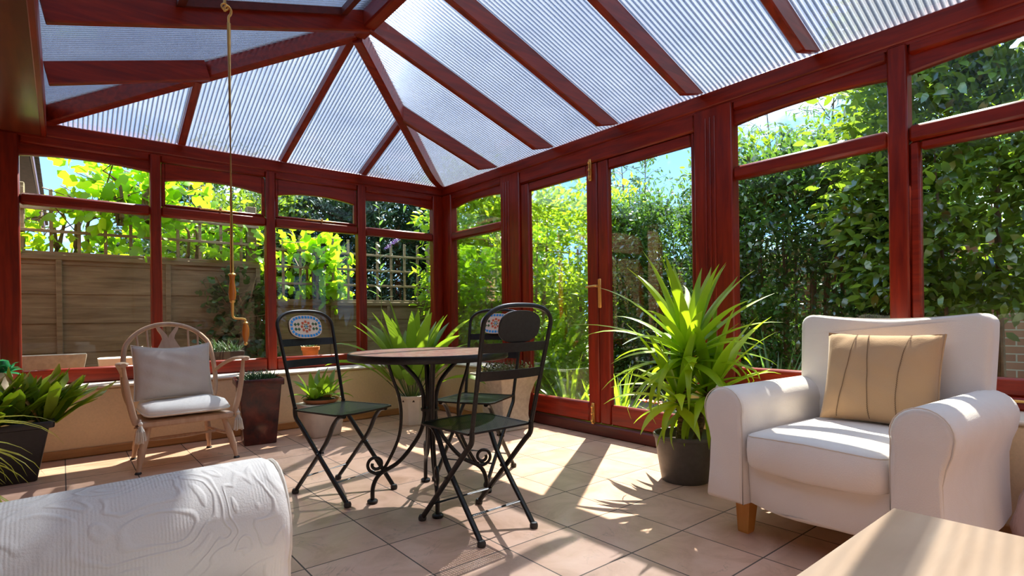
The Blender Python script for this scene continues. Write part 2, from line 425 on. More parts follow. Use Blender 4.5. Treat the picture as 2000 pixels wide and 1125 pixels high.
# leaves scattered as one numpy mesh
LEAF_OVAL = (np.array([(0, 0, 0), (.3, .42, .05), (.3, -.42, .05), (.68, .36, .02), (.68, -.36, .02), (1, 0, -.10)]), [(0, 2, 1), (1, 2, 4, 3), (3, 4, 5)])
LEAF_LOBED = (np.array([(0, 0, 0), (.12, .40, .03), (.12, -.40, .03), (.42, .62, -.02), (.42, -.62, -.02), (.55, .30, .04), (.55, -.30, .04), (.78, .40, -.05), (.78, -.40, -.05), (1, 0, -.14), (.5, 0, .06)]),
              [(0, 10, 1), (0, 2, 10), (1, 10, 5, 3), (2, 4, 6, 10), (5, 10, 9, 7), (6, 8, 9, 10)])
LEAF_THIN = (np.array([(0, 0, 0), (.4, .5, .03), (.4, -.5, .03), (1, 0, -.12)]), [(0, 2, 3, 1)])
def leaves(name, P, size, width, tmpl, mat, parent=None, out=None, up=.6, hang=0.0):
    """P (n,3) leaf bases; out (n,3) preferred growing direction"""
    n = len(P); T, F = tmpl
    a = RNG.normal(size=(n, 3)); a /= np.linalg.norm(a, axis=1, keepdims=True)
    if out is not None: a = a * .8 + out * .8
    a[:, 2] -= hang
    a /= np.linalg.norm(a, axis=1, keepdims=True)
    nrm = RNG.normal(size=(n, 3)) * .55; nrm[:, 2] += up
    b = np.cross(nrm, a); b /= np.linalg.norm(b, axis=1, keepdims=True) + 1e-9
    c = np.cross(a, b)
    L = RNG.uniform(size[0], size[1], n)[:, None, None]
    V = P[:, None, :] + L * (a[:, None, :] * T[None, :, 0:1] + b[:, None, :] * T[None, :, 1:2] * width + c[:, None, :] * T[None, :, 2:3])
    V = V.reshape(-1, 3); k = len(T)
    loops = np.concatenate([(np.array(f)[None, :] + (np.arange(n) * k)[:, None]) for f in F], axis=1).ravel()
    per = np.tile([len(f) for f in F], n)
    me = bpy.data.meshes.new(name); me.vertices.add(len(V)); me.vertices.foreach_set('co', V.ravel())
    me.loops.add(len(loops)); me.loops.foreach_set('vertex_index', loops.astype(np.int32))
    me.polygons.add(len(per)); me.polygons.foreach_set('loop_start', np.concatenate([[0], np.cumsum(per)[:-1]]).astype(np.int32))
    me.polygons.foreach_set('loop_total', per.astype(np.int32))
    me.update(); me.validate(); me.materials.append(M[mat])
    me.shade_smooth()
    o = bpy.data.objects.new(name, me); C.objects.link(o)
    if parent: o.parent = parent
    return o
def cloud(n, c, rad, ncl, spread, shell=.6, power=1.0, zmin=None):
    """clumped points in an ellipsoid, denser towards the surface; returns points and outward directions"""
    d = RNG.normal(size=(ncl, 3)); d /= np.linalg.norm(d, axis=1, keepdims=True)
    if power > 1: d = np.sign(d) * np.abs(d) ** (1 / power); d /= np.max(np.abs(d), axis=1, keepdims=True) ** .7 * np.linalg.norm(d, axis=1, keepdims=True) ** .3
    r = shell + (1 - shell) * RNG.random(ncl) ** .7; r *= RNG.uniform(.86, 1.08, ncl)
    cc = d * r[:, None]
    i = RNG.integers(0, ncl, n)
    p = cc[i] * np.array(rad) + RNG.normal(size=(n, 3)) * spread
    out = d[i] * .8 + RNG.normal(size=(n, 3)) * .3 + np.array([0, 0, .15])
    p = p + np.array(c)
    if zmin is not None: k = p[:, 2] > zmin; p, out = p[k], out[k]
    return p, out

# ------------------------------------------------------------------ the room
SILL, BOT, TRA, TRB, SEAM, EAVE = .476, .584, 1.712, 1.790, 2.187, 2.285
YB, XL = -6.7, -4.0            # house wall behind the camera, house wall on the left
XS = -3.205                    # edge of the boxed-in gutter on the left
DW = .25                       # how far the dwarf wall stands in from the frames
def mapA(u, w, z): return (u, w, z)
def mapB(u, w, z): return (w, u, z)
def wbox(mb, mp, u0, u1, w0, w1, z0, z1, bev=.006): mb.box(mp(u0, w0, z0), mp(u1, w1, z1), bev)
WX = {mapA: 'mahogany_x', mapB: 'mahogany_y'}

fl = MB().box((XL - .1, YB - .1, -.06), (.0, 0.0, 0)).build('floor', 'floor_tile', smooth=False); skind(fl)

def dwarf(mp, u0, u1):
    wl = MB(); wbox(wl, mp, u0, u1, -DW, .10, -.1, SILL - .022, .012)
    return wl
wall_back = struct('wall_back'); wall_right = struct('wall_right'); wall_left = struct('wall_left'); wall_front = struct('wall_front')
dwarf(mapA, XL, .10).build('dwarf_wall', 'plaster', wall_back)
sb = MB(); wbox(sb, mapA, XL, -.0, -DW - .012, .02, SILL - .022, SILL, .008); sb.build('sill_board', 'sill_paint', wall_back)
dwarf(mapB, -1.16, -DW).build('dwarf_wall', 'plaster', wall_right)
sb = MB(); wbox(sb, mapB, -1.17, -DW - .012, -DW - .012, .02, SILL - .022, SILL, .008); sb.build('sill_board', 'sill_paint', wall_right)
dwarf(mapB, YB, -3.06).build('dwarf_wall', 'plaster', wall_right)
sb = MB(); wbox(sb, mapB, YB, -3.05, -DW - .012, .02, SILL - .022, SILL, .008); sb.build('sill_board', 'sill_paint', wall_right)
def baseboard(name, mp, u0, u1, m):
    b = MB(); wbox(b, mp, u0, u1, -DW - .016, -DW, 0.003, .062, .006); skind(b.build(name, m))
baseboard('baseboard_back', mapA, XL, -DW, 'pine_x')
baseboard('baseboard_right', mapB, -1.16, -DW - .018, 'pine_y')
baseboard('baseboard_right', mapB, YB, -3.06, 'pine_y')
MB().box((XL - .12, YB, -.1), (XL, .1, 2.9)).build('house_wall', 'brick', wall_left, False)
MB().box((XL - .12, YB - .12, -.1), (.1, YB, 3.0)).build('house_wall', 'warm_plaster', wall_front, False)
# openings of the house on the left (seen only as reflections)
dr = struct('door_3'); b = MB(); b.box((XL, -3.3, 0), (XL + .03, -2.35, 2.05), .01); b.build('door_leaf', 'dark_wood', dr)

def post(mp, u0, u1, parent, z0=SILL, z1=SEAM, w0=-.008, grooves=()):
    p = MB(); wbox(p, mp, u0, u1, w0, .075, z0, z1, .008)
    for g in grooves: wbox(p, mp, g - .006, g + .006, w0 - .007, w0 + .01, z0 + .03, z1 - .06, .004)
    p.build('post', 'mahogany_z', parent)
A_posts = [(-3.45, -3.338), (-2.598, -2.528), (-1.767, -1.692), (-.942, -.862), (-.118, .075)]
for i, (a, b) in enumerate(A_posts): post(mapA, a, b, wall_back)
post(mapA, XL, -3.80, wall_back)
post(mapB, -.168, -.009, wall_right)
post(mapB, -1.262, -.997, wall_right, z0=0.0, grooves=(-1.05, -1.085, -1.12))
post(mapB, -3.248, -2.99, wall_right, z0=0.0, grooves=(-3.075, -3.105, -3.135))
post(mapB, -4.131, -4.048, wall_right); post(mapB, -5.08, -4.99, wall_right); post(mapB, -6.02, -5.93, wall_right)
post(mapB, YB, YB + .1, wall_right)
# eave beams: inner face slightly proud, a shadow groove at the seam
def eave(mp, u0, u1, parent, m):
    b = MB(); wbox(b, mp, u0, u1, -.012, .09, SEAM + .004, EAVE, .007); b.build('eave_beam', m, parent)
    b = MB(); wbox(b, mp, u0, u1, -.002, .085, SEAM - .012, SEAM + .006, .001); b.build('head_strip', m, parent)
eave(mapA, XL, .09, wall_back, 'mahogany_x'); eave(mapB, YB, -.014, wall_right, 'mahogany_y')

wcount = [0]
def arch_board(mb, mp, u0, u1, zedge, rise, ztop, w0, w1, n=14):
    """a head board whose lower edge is a shallow arch"""
    lo = []; hi = []
    for i in range(n + 1):
        t = i / n; u = u0 + (u1 - u0) * t
        lo.append((u, zedge + rise * (1 - (2 * t - 1) ** 2))); hi.append((u, ztop))
    rg = []
    for (u, z), (_, zt) in zip(lo, hi): rg.append([mp(u, w0 + .008, z), mp(u, w0, z + .008), mp(u, w0, zt), mp(u, w1, zt), mp(u, w1, z)])
    mb.rings(rg)
def window(mp, u0, u1, opening=False, lowsash=False):
    wcount[0] += 1
    m = WX[mp]; root = struct('window_%d' % wcount[0])
    lo, hi = min(u0, u1), max(u0, u1)
    f = MB()
    wbox(f, mp, lo, hi, 0, .07, SILL, BOT if not lowsash else BOT - .05, .010)
    wbox(f, mp, lo, hi, -.004, .07, TRA, TRB, .014)
    wbox(f, mp, lo, hi, 0, .07, 2.128, SEAM, .012)
    if not opening: arch_board(f, mp, lo, hi, 2.046, .026, 2.14, .022, .06)
    f.build('window_frame', m, root)
    g = MB(); 
    if lowsash:
        sash = MB(); k = .044
        wbox(sash, mp, lo, lo + k, .008, .055, BOT - .05, TRA, .010); wbox(sash, mp, hi - k, hi, .008, .055, BOT - .05, TRA, .010)
        wbox(sash, mp, lo + k, hi - k, .008, .055, BOT - .05, BOT + .03, .010); wbox(sash, mp, lo + k, hi - k, .008, .055, TRA - k, TRA, .010)
        so = sash.build('sash', m, root)
        wbox(g, mp, lo + k - .01, hi - k + .01, .03, .036, BOT + .02, TRA - k + .01, 0); g.build('pane', 'window_glass', so, False)
        st = MB(); wbox(st, mp, lo + .1, hi - .1, -.012, .0, BOT - .072, BOT - .06, .003); st.build('sash_stay', 'brass', root)
    else:
        wbox(g, mp, lo - .01, hi + .01, .040, .046, BOT - .01, TRA + .01, 0); g.build('pane', 'window_glass', root, False)
    if opening:
        k = .030; so = MB()
        wbox(so, mp, lo + .004, lo + k, .012, .055, TRB + .002, 2.125, .006); wbox(so, mp, hi - k, hi - .004, .012, .055, TRB + .002, 2.125, .006)
        wbox(so, mp, lo + k, hi - k, .012, .055, TRB + .002, TRB + .022, .006)
        arch_board(so, mp, lo + k, hi - k, 1.99, .036, 2.125, .012, .05)
        so = so.build('sash', m, root)
        g = MB(); wbox(g, mp, lo + k - .01, hi - k + .01, .030, .036, TRB + .01, 2.05, 0); g.build('pane', 'window_glass', so, False)
        c = (lo + hi) / 2
        st = MB(); wbox(st, mp, c - .12, c + .16, -.006, .006, TRB + .006, TRB + .016, .002); st.lathe([(.008, 0), (.008, .018), (.012, .02), (.010, .03), (0, .034)], 10, mp(c + .03, -.0, TRB)); st.build('sash_stay', 'brass', root)
    else:
        g = MB(); wbox(g, mp, lo - .01, hi + .01, .040, .046, TRB - .01, 2.09, 0); g.build('upper_pane', 'window_glass', root, False)
    return root
window(mapA, -3.338, -2.598); window(mapA, -2.528, -1.767, True); window(mapA, -1.692, -.942, True); window(mapA, -.862, -.118)
window(mapB, -.168, -.997); window(mapB, -3.248, -4.048); window(mapB, -4.131, -4.99, False, True)
window(mapB, -5.08, -5.93); window(mapB, -6.02, YB + .1)

# french doors
def door(n, y0, y1, s0, s1):
    """y0 > y1; s0/s1: stile widths at either side"""
    root = struct('door_%d' % n); f = MB()
    wbox(f, mapB, y0, y0 - s0, .010, .058, .092, 2.07, .009); wbox(f, mapB, y1 + s1, y1, .010, .058, .092, 2.07, .009)
    f.build('stile', 'mahogany_z', root)
    f = MB(); wbox(f, mapB, y0 - s0, y1 + s1, .012, .056, .092, .242, .010); f.build('bottom_rail', 'mahogany_y', root)
    f = MB(); wbox(f, mapB, y0 - s0, y1 + s1, .012, .056, 1.993, 2.07, .010); f.build('top_rail', 'mahogany_y', root)
    g = MB(); wbox(g, mapB, y0 - s0 + .01, y1 + s1 - .01, .032, .038, .235, 2.0, 0); g.build('pane', 'window_glass', root, False)
    return root
d1 = door(1, -1.268, -2.156, .103, .112); d2 = door(2, -2.16, -2.985, .105, .030)
th = MB(); wbox(th, mapB, -1.262, -2.99, -.012, .08, 0, .088, .012); skind(th.build('trim_1', 'dark_wood'), 'dark wooden threshold under the french doors')
hd = MB(); wbox(hd, mapB, -1.262, -2.99, 0, .07, 2.072, SEAM, .012); hd.build('door_head', 'mahogany_y', wall_right)
for z0, z1 in ((1.935, 2.10), (.078, .242)):
    b = MB(); b.box((-.006, -2.110, z0), (.012, -2.085, z1), .003); b.tube([(-.010, -2.0975, z0 + .01), (-.010, -2.0975, z1 - .02)], .0065)
    for z in (z0 + .03, (z0 + z1) / 2, z1 - .03): b.lathe([(.009, 0), (.011, .004), (.011, .012), (.009, .016)], 10, (-.010, -2.0975, z - .008))
    b.build('bolt', 'brass', d1)
hh = MB(); hh.box((.003, -2.189, .965), (.012, -2.157, 1.185), .005)
hh.tube([(.004, -2.173, 1.13), (-.03, -2.173, 1.13), (-.038, -2.165, 1.13), (-.038, -2.10, 1.127), (-.036, -2.075, 1.122)], [.009, .009, .009, .007, .006], 10, 1, 4)
hh.lathe([(.013, 0), (.013, .012)], 12, (.0, -2.173, 1.124)); hh.box((.001, -2.177, 1.02), (.004, -2.169, 1.045), .001)
hh.build('handle', 'brass', d2)

# ------------------------------------------------------------------ the roof
ceiling = struct('ceiling')
TAN = .352; XR, YR = -1.605, -1.53       # ridge line and its end
ZR = EAVE + TAN * -XR
ZL = 2.385; TANL = (ZR - ZL) / (XR - XS)
def zr(x): return EAVE + TAN * -x if x > XR else ZL + TANL * (x - XS)      # side slopes
TANH = (ZR - EAVE) / -YR
def zh(y): return EAVE - TANH * y                                              # hipped end
def rafter(name, p, q, w=.046, d=.115, chop=(0, 0), m='mahogany_x'):
    """p eave end, q top end (both on the underside of the glazing); lower end cut back to a splay"""
    p, q = Vector(p), Vector(q); dr = (q - p).normalized(); x = dr.cross(Vector((0, 0, 1))).normalized(); n = x.cross(dr).normalized()
    b = .007
    sec = [(-w / 2, 0), (-w / 2, -d + b), (-w / 2 + b, -d), (w / 2 - b, -d), (w / 2, -d + b), (w / 2, 0)]
    rg = []
    for i in range(4):
        r = []
        for (u, k) in sec:
            f = -k / d if chop[0] > .05 else max(0, (-k / d - .62) / .38)
            vt = k * dr.z / math.hypot(dr.x, dr.y) if chop[0] <= .05 else 0
            if i == 0: o = p + dr * (chop[0] * f + vt)
            elif i == 1: o = p + dr * (chop[0] + .012 + vt)
            elif i == 2: o = q - dr * (chop[1] + .012)
            else: o = q - dr * (chop[1] * f)
            r.append(o + x * u + n * k)
        rg.append(r)
    mb = MB().rings(rg); return mb.build(name, m, ceiling, True)
# right and left slopes: common rafters and jacks
RY = [-1.695, -2.37, -3.045, -3.73, -4.41, -5.09, -5.77, -6.45]
JY = -.95
for y in RY:
    rafter('rafter', (-.01, y, zr(-.01)), (XR + .03, y, zr(XR + .03)), chop=(.17, 0))
    rafter('rafter', (XS + .012, y, zr(XS)), (XR - .03, y, zr(XR - .03)), .046, .125, chop=(.03, 0))
rafter('rafter', (-.01, JY, zr(-.01)), (JY * XR / YR * 1.0 + .0, JY, zr(JY * XR / YR)), chop=(.17, 0))
hxl = 2 * XR + .86 * XR / YR
hxl -= .075
rafter('rafter', (XS + .012, -.86, zr(XS)), (hxl, -.86, zr(hxl)), .046, .125, chop=(.03, 0))
for x in (-2.40, XR - .04, -.915):
    if abs(x - XR) < .2: top = (XR, YR + .02)
    elif x > XR: top = (x, x * YR / XR)
    else: top = (x, (2 * XR - x) * YR / XR)
    rafter('rafter', (x, -.02, zh(-.02)), (top[0], top[1] + .02, zh(top[1] + .02)), .05, .062, (.06, 0), 'mahogany_y')
# hips, curving down to the corners
def hip(x0, sgn):
    pts = []
    for i in range(13):
        t = i / 12; px = x0 + (XR - x0) * t; py = YR * t; pts.append((Vector((px, py, EAVE + (ZR - EAVE) * t)), t))
    d = (Vector((XR, YR, 0)) - Vector((x0, 0, 0))).normalized(); s = Vector((-d.y, d.x, 0)); rg = []
    for p, t in pts:
        dep = (.13 * math.sin(PI / 2 * min(1, .10 + t / .30))) if sgn > 0 else .028 + .078 * t ** 1.2; top = .02; lft = (max(.02, zr(p.x) - p.z + .01) if sgn < 0 else .02)
        w = .034; b = .008
        rg.append([p - s * w + Vector((0, 0, lft)), p - s * w - Vector((0, 0, dep - b)), p - s * (w - b) - Vector((0, 0, dep)), p + s * (w - b) - Vector((0, 0, dep)), p + s * w - Vector((0, 0, dep - b)), p + s * w + Vector((0, 0, .02))])
    MB().rings(rg).build('hip_rafter', 'mahogany_x', ceiling)
hip(-.0, 1); hip(2 * XR, -1)
rb = MB(); rb.box((XR - .042, YB, ZR - .115), (XR + .042, YR - .03, ZR + .03), .010); rb.build('ridge_beam', 'mahogany_y', ceiling)
rb = MB(); rb.extrude([(XR - .05, ZR + .02), (XR + .05, ZR + .02), (XR + .03, ZR + .06), (XR - .03, ZR + .06)], 'y', YB, YR - .02); rb.build('ridge_cap', 'dark_wood', ceiling)
# boxed gutter along the house: soffit board and its inner edge
sf = MB(); sf.box((XL, YB, SEAM + .0), (XS, -.013, SEAM + .02), .004); sf.build('soffit', 'soffit_board', ceiling)
sf = MB(); sf.box((XS - .02, YB, SEAM - .004), (XS + .012, -.013, ZL), .006); sf.build('fascia', 'mahogany_y', ceiling)
sf = MB(); sf.box((XL, YB, SEAM + .02), (XS - .02, -.013, ZL + .05)); sf.build('gutter_box', 'dark_wood', ceiling, False)

# twin-wall polycarbonate sheets: two skins and the tubes between them
def sheet(poly, n, ribdir, edge, pitch=.027, th=.022):
    """poly: corners on the underside (3D, planar); ribs run along ribdir"""
    poly = [Vector(p) for p in poly]; n = Vector(n).normalized(); rd = Vector(ribdir).normalized(); sd = n.cross(rd).normalized()
    mb = MB(); mb.rings([poly, [p + n * th for p in poly]])
    o = mb.build('roof_panel', 'polycarbonate_sheet', ceiling, False)
    base = poly[0]; ul = o.data.uv_layers.new(name='ribs')
    for lp in o.data.loops:
        q = o.data.vertices[lp.vertex_index].co - base; ul.data[lp.index].uv = (q.dot(sd) / pitch + .5, q.dot(rd))
    P2 = [((p - base).dot(sd), (p - base).dot(rd)) for p in poly]
    lo, hi = min(p[0] for p in P2), max(p[0] for p in P2)
    rib = MB(); k = math.ceil((lo + .008) / pitch); m2 = len(P2)
    while k * pitch < hi - .008:
        s_ = k * pitch; ts = []
        for i in range(m2):
            (a, ta), (b, tb) = P2[i], P2[(i + 1) % m2]
            if (a - s_) * (b - s_) < 0: ts.append(ta + (tb - ta) * (s_ - a) / (b - a))
        ts.sort()
        if len(ts) >= 2 and ts[-1] - ts[0] > .03:
            a = base + sd * s_ + rd * (ts[0] + .006) + n * th * .5; b = base + sd * s_ + rd * (ts[-1] - .006) + n * th * .5
            rg = []
            for q in (a, b): rg.append([q + sd * math.cos(t) * .0045 + n * math.sin(t) * .008 for t in [2 * PI * j / 6 for j in range(6)]])
            rib.rings(rg, caps=False)
        k += 1
    rib.build('rib', 'polycarbonate_rib', o, True, ang=None)
nr = Vector((TAN, 0, 1)); nl = Vector((-TANL, 0, 1)); nh = Vector((0, TANH, 1))
def hipx(y): return y * XR / YR
def hipxl(y): return 2 * XR - y * XR / YR
OV = .06
def PR(x, y): return (x, y, zr(x))
def PH(x, y): return (x, y, zh(y))
ys = [JY] + RY
def cut(y0, y1, side):
    """one bay of a side slope between two rafters (y0 > y1)"""
    ex = OV if side > 0 else XS - .02
    top = (lambda y: (XR if y < YR else (hipx(y) if side > 0 else hipxl(y))))
    pts = [(ex, y0), (ex, y1), (top(y1), y1)]
    if y0 > YR > y1: pts.append((XR, YR))
    if abs(top(y0) - ex) > .03: pts.append((top(y0), y0))
    f = (lambda x, y: (x, y, EAVE + TAN * -x)) if side > 0 else (lambda x, y: (x, y, ZL + TANL * (x - XS)))
    pts = [f(*p) for p in pts]
    sheet(pts, nr if side > 0 else nl, (-1, 0, TAN) if side > 0 else (1, 0, TANL), ex)
for a, b in zip([0.0] + ys, ys + [YB]):
    cut(a, b, 1)
for a, b in zip([-.02, -.86] + RY, [-.86] + RY + [YB]): cut(a, b, -1)
hx = [-.0, -.915, XR, -2.40, 2 * XR + .0]
for a, b in zip(hx, hx[1:]):
    ty = lambda x: (x * YR / XR if x > XR else (2 * XR - x) * YR / XR)
    pts = [PH(a, OV), PH(b, OV)]
    if abs(ty(b)) > .03: pts.append(PH(b, ty(b)))
    if abs(ty(a)) > .03: pts.append(PH(a, ty(a)))
    sheet(pts, nh, (0, -1, TANH), 0)
# opening roof light in the left slope, worked by the long crank
vt = MB()
for (x0, x1, y0, y1) in ((-2.66, -1.76, -1.745, -1.715 - .015), (-2.66, -1.76, -2.345, -2.32), (-2.66, -2.62, -2.345, -1.73), (-1.80, -1.76, -2.345, -1.73)):
    vs = []
    for x, y in ((x0, y0), (x1, y0), (x1, y1), (x0, y1)): vs.append(Vector((x, y, zr(x))))
    vt.rings([[v + nl.normalized() * .0 - Vector((0, 0, .045)) for v in vs], [v - Vector((0, 0, .002)) for v in vs]])
vt.build('roof_light_frame', 'dark_wood', ceiling, False)

# ------------------------------------------------------------------ bistro set
def bistro_chair(label):
    t = thing('bistro_chair', label, 'chair', group='folding bistro chairs round the table')
    hb, ht = .160, .183
    def back(z):                      # the back post line (y, half width)
        k = (z - .44) / .50
        return .175 + .125 * k, hb + (ht - hb) * k
    # back frame: an arch of flat tube
    pts = [Vector((-back(z)[1], back(z)[0], z)) for z in (.43, .55, .70, .83)]
    for a in (20, 45, 70, 90, 110, 135, 160):
        aa = R(180 - a); c = math.cos(aa); s = math.sin(aa)
        x = math.copysign(abs(c) ** .7, c) * ht * 1.01; z = .84 + .11 * abs(s) ** .75
        pts.append(Vector((x, back(z)[0], z)))
    pts += [Vector((back(z)[1], back(z)[0], z)) for z in (.83, .70, .55, .43)]
    MB().tube(pts, .0095, 10, 1, 5).build('back_frame', 'black_metal', t)
    for z in (.672, .782):
        mb = MB(); y, h = back(z); n = 8; rg = []
        for i in range(n + 1):
            u = -h + 2 * h * i / n; b = .022 * (1 - (u / h) ** 2); lean = .25
            rg.append([(u, y + b + k * lean + q, z + k) for k, q in ((-.019, -.0015), (.019, -.0015), (.019, .0015), (-.019, .0015))])
        mb.rings(rg).build('back_slat', 'black_metal', t)
    # oval mosaic plaque: a metal backing plate carrying tiles set in cream grout
    z0 = .865; y0 = back(z0)[0] + .006; tilt = math.atan(.25)
    def P(u, v, w): return (u, y0 + v * math.sin(tilt) - w * math.cos(tilt), z0 + v * math.cos(tilt) + w * math.sin(tilt))
    def oval(a, b, k=40, e=2.6):
        return [(math.copysign(abs(math.cos(q)) ** (2 / e), math.cos(q)) * a, math.copysign(abs(math.sin(q)) ** (2 / e), math.sin(q)) * b) for q in [2 * PI * i / k for i in range(k)]]
    A_, B_ = .108, .066
    mb = MB(); mb.rings([[P(u, v, w) for u, v in oval(A_, B_)] for w in (-.006, .001)]); plate = mb.build('plaque', 'black_metal', t)
    mb = MB(); mb.rings([[P(u * s_, v * s_, w) for u, v in oval(A_, B_)] for w, s_ in ((.001, .985), (.0045, .985), (.005, .97))])
    def tile(u, v, a, b, rot, mi):
        mb.cur = mi; c, s = math.cos(rot), math.sin(rot); q = [(-a, -b), (a, -b), (a, b), (-a, b)]
        mb.rings([[P(u + x * c - y * s, v + x * s + y * c, w) for x, y in q] for w in (.004, .0065)]); mb.cur = 0
    k = 25
    ol = oval(A_ * .865, B_ * .80, 400); L = [0]
    for i in range(400): L.append(L[-1] + math.dist(ol[i], ol[(i + 1) % 400]))
    for j in range(k):
        g = L[-1] * j / k; i = max(q for q in range(400) if L[q] <= g); (u, v), (u2, v2) = ol[i], ol[(i + 1) % 400]
        tile(u, v, .0069, .0069, math.atan2(v2 - v, u2 - u), 1)
    for j in range(8):
        q = 2 * PI * j / 8; tile(.027 * math.cos(q), .027 * math.sin(q), .0068, .0068, q + PI / 4 * (j % 2), 2)
    for j in range(6): q = 2 * PI * j / 6; tile(.0115 * math.cos(q), .0115 * math.sin(q), .0034, .0034, q, 3)
    tile(0, 0, .004, .004, 0, 1)
    for u, v in ((-.048, .014), (-.048, -.014), (.048, .014), (.048, -.014), (-.068, .013), (-.068, -.013), (.068, .013), (.068, -.013)): tile(u, v, .0068, .0068, PI / 4, 3)
    mb.build('mosaic', ['mosaic_cream', 'mosaic_blue', 'mosaic_red', 'mosaic_green'], plate, False)['label'] = 'cream oval mosaic with blue border and red rosette'
    # seat: perforated sheet in a flat rim
    def seatline(k):
        pr = [(-.172, .165), (-.178, 0), (-.186, -.14), (-.172, -.178), (-.10, -.195), (0, -.20), (.10, -.195), (.172, -.178), (.186, -.14), (.178, 0), (.172, .165)]
        return [(x * k, y * k) for x, y in pr]
    mb = MB(); mb.rings([[(x, y, z) for x, y in seatline(.97)] for z in (.4395, .4405)]); mb.build('seat', 'perforated_metal', t, False)
    loop = seatline(1.0); rg = []
    for (x, y), (xi, yi) in zip(loop + loop[:1], seatline(.955) + seatline(.955)[:1]): rg.append([(x, y, .434), (x, y, .4425), (xi, yi, .4425), (xi, yi, .434)])
    MB().rings(rg, caps=False).build('seat_rim', 'black_metal', t)
    # crossing legs
    for s in (-1, 1):
        a = Vector((s * .160, .176, .455))
        MB().tube([a, a + Vector((0, -.004, -.05)), (s * .160, .135, .365), (s * .160, .09, .318), (s * .160, 0, .222), (s * .160, -.20, .012)], .0125, 8, .8, 5).build('leg', 'black_metal', t)
        MB().tube([(s * .142, -.165, .428), (s * .142, -.125, .418), (s * .142, -.085, .375), (s * .142, -.05, .312), (s * .142, .0, .245), (s * .142, .205, .012)], .0125, 8, .8, 5).build('leg', 'black_metal', t)
        for x, y in ((s * .160, -.20), (s * .142, .205)):
            MB().lathe([(0, 0), (.016, 0), (.018, .006), (.018, .014), (.014, .024), (0, .026)], 12, (x, y, 0)).build('foot_cap', 'rubber', t)
        MB().tube([(s * .172, .004, .232), (s * .130, .004, .232)], .008, 8).build('pivot', 'black_metal', t)
    MB().tube([(-.16, -.105, .098), (.16, -.105, .098)], .0055, 8).build('stretcher', 'black_metal', t)
    MB().tube([(-.142, .128, .098), (.142, .128, .098)], .0055, 8).build('stretcher', 'black_metal', t)
    MB().tube([(-.142, -.10, .428), (.142, -.10, .428)], .006, 8).build('seat_bar', 'black_metal', t)
    return t
ch = bistro_chair('black folding bistro chair with mosaic plaque facing us, left of the round table')
def facing(dx, dy): return math.atan2(dy, dx) + PI / 2      # rotation that turns local -Y to (dx, dy)
ch.location = (-1.990, -2.158, 0); ch.rotation_euler.z = facing(.34, -.94)
dup(ch, (-1.722, -2.985, 0), facing(-.033, 1), 'black folding bistro chair seen from behind, nearest to us at the round table')
dup(ch, (-1.275, -2.355, 0), facing(-.888, -.459), 'black folding bistro chair on the door side of the table, half hidden behind another')

def bistro_table():
    t = thing('bistro_table', 'round bistro table with reddish mosaic top and curled black metal legs', 'table', (-1.697, -2.546, 0))
    MB().lathe([(0, .728), (.383, .728), (.386, .735), (0, .7355)], 72).build('tabletop', 'mosaic_top', t)
    MB().lathe([(.372, .702), (.394, .702), (.397, .706), (.397, .732), (.394, .7365), (.385, .7365), (.384, .727), (.372, .727), (.372, .702)], 72).build('rim', 'black_metal', t)
    MB().lathe([(0, .715), (.375, .715), (.375, .727), (0, .727)], 48).build('underside', 'black_metal', t)
    for k in range(4):
        a = R(155 + 90 * k); c, s = math.cos(a), math.sin(a)
        def P(r, z): return Vector((r * c, r * s, z))
        lg = MB().tube([P(.20, .712), P(.165, .70), P(.116, .66), P(.06, .594), P(.034, .525), P(.030, .46), P(.030, .397), P(.06, .31), P(.152, .196), P(.247, .14), P(.281, .083), P(.286, .015)], .0105, 8, 1, 6).build('leg', 'black_metal', t)
        pts = [(.21, .712), (.185, .62), (.152, .515), (.1425, .415), (.160, .30), (.228, .165), (.262, .145)]
        for q in range(13):
            an = R(-80 + q * 38); rr = .043 - .0022 * q; pts.append((.268 + rr * math.cos(an), .188 + rr * math.sin(an)))
        MB().tube([P(*p) for p in pts], .008, 8, 1, 5).build('scroll', 'black_metal', lg)
        MB().lathe([(0, 0), (.024, 0), (.026, .004), (.026, .013), (.02, .018), (0, .018)], 16, tuple(P(.286, 0))).build('foot', 'black_metal', lg)
    MB().lathe([(.026, .44), (.046, .44), (.046, .452), (.026, .452)], 20).build('collar', 'black_metal', t)
bistro_table()

# ------------------------------------------------------------------ cushions
def cushion(w, h, th, pinch=.045, sag=0.0, n=26, bulge=.5):
    """pillow standing in local XZ, thickness along y"""
    mb = MB()
    def fn(side):
        def f(u, v):
            x, z = 2 * u - 1, 2 * v - 1
            t = th * (max(0, 1 - abs(x) ** 2.6) ** bulge) * (max(0, 1 - abs(z) ** 2.6) ** bulge)
            px = x * w / 2 * (1 - pinch * (1 - z * z) * abs(x) ** 3 * 1.0) ; pz = z * h / 2 * (1 - pinch * (1 - x * x) * abs(z) ** 3)
            wr = .004 * math.sin(9 * x + 5 * z) * math.sin(7 * z - 3 * x) * (1 - x ** 4) * (1 - z ** 4)
            cr = .006 * math.sin(14 * (x - z)) * (abs(x * z) ** 2) * (1 - abs(x) ** 8)
            return (px, side * (t / 2 + wr + cr), pz - sag * (1 - x * x) * (v))
        return f
    mb.grid(fn(-1), n, n); mb.grid(fn(1), n, n)
    return mb, fn
def merge(o, d=.0008):
    bm = bmesh.new(); bm.from_mesh(o.data); bmesh.ops.remove_doubles(bm, verts=bm.verts, dist=d); bmesh.ops.recalc_face_normals(bm, faces=bm.faces); bm.to_mesh(o.data); bm.free(); o.data.shade_smooth(); return o

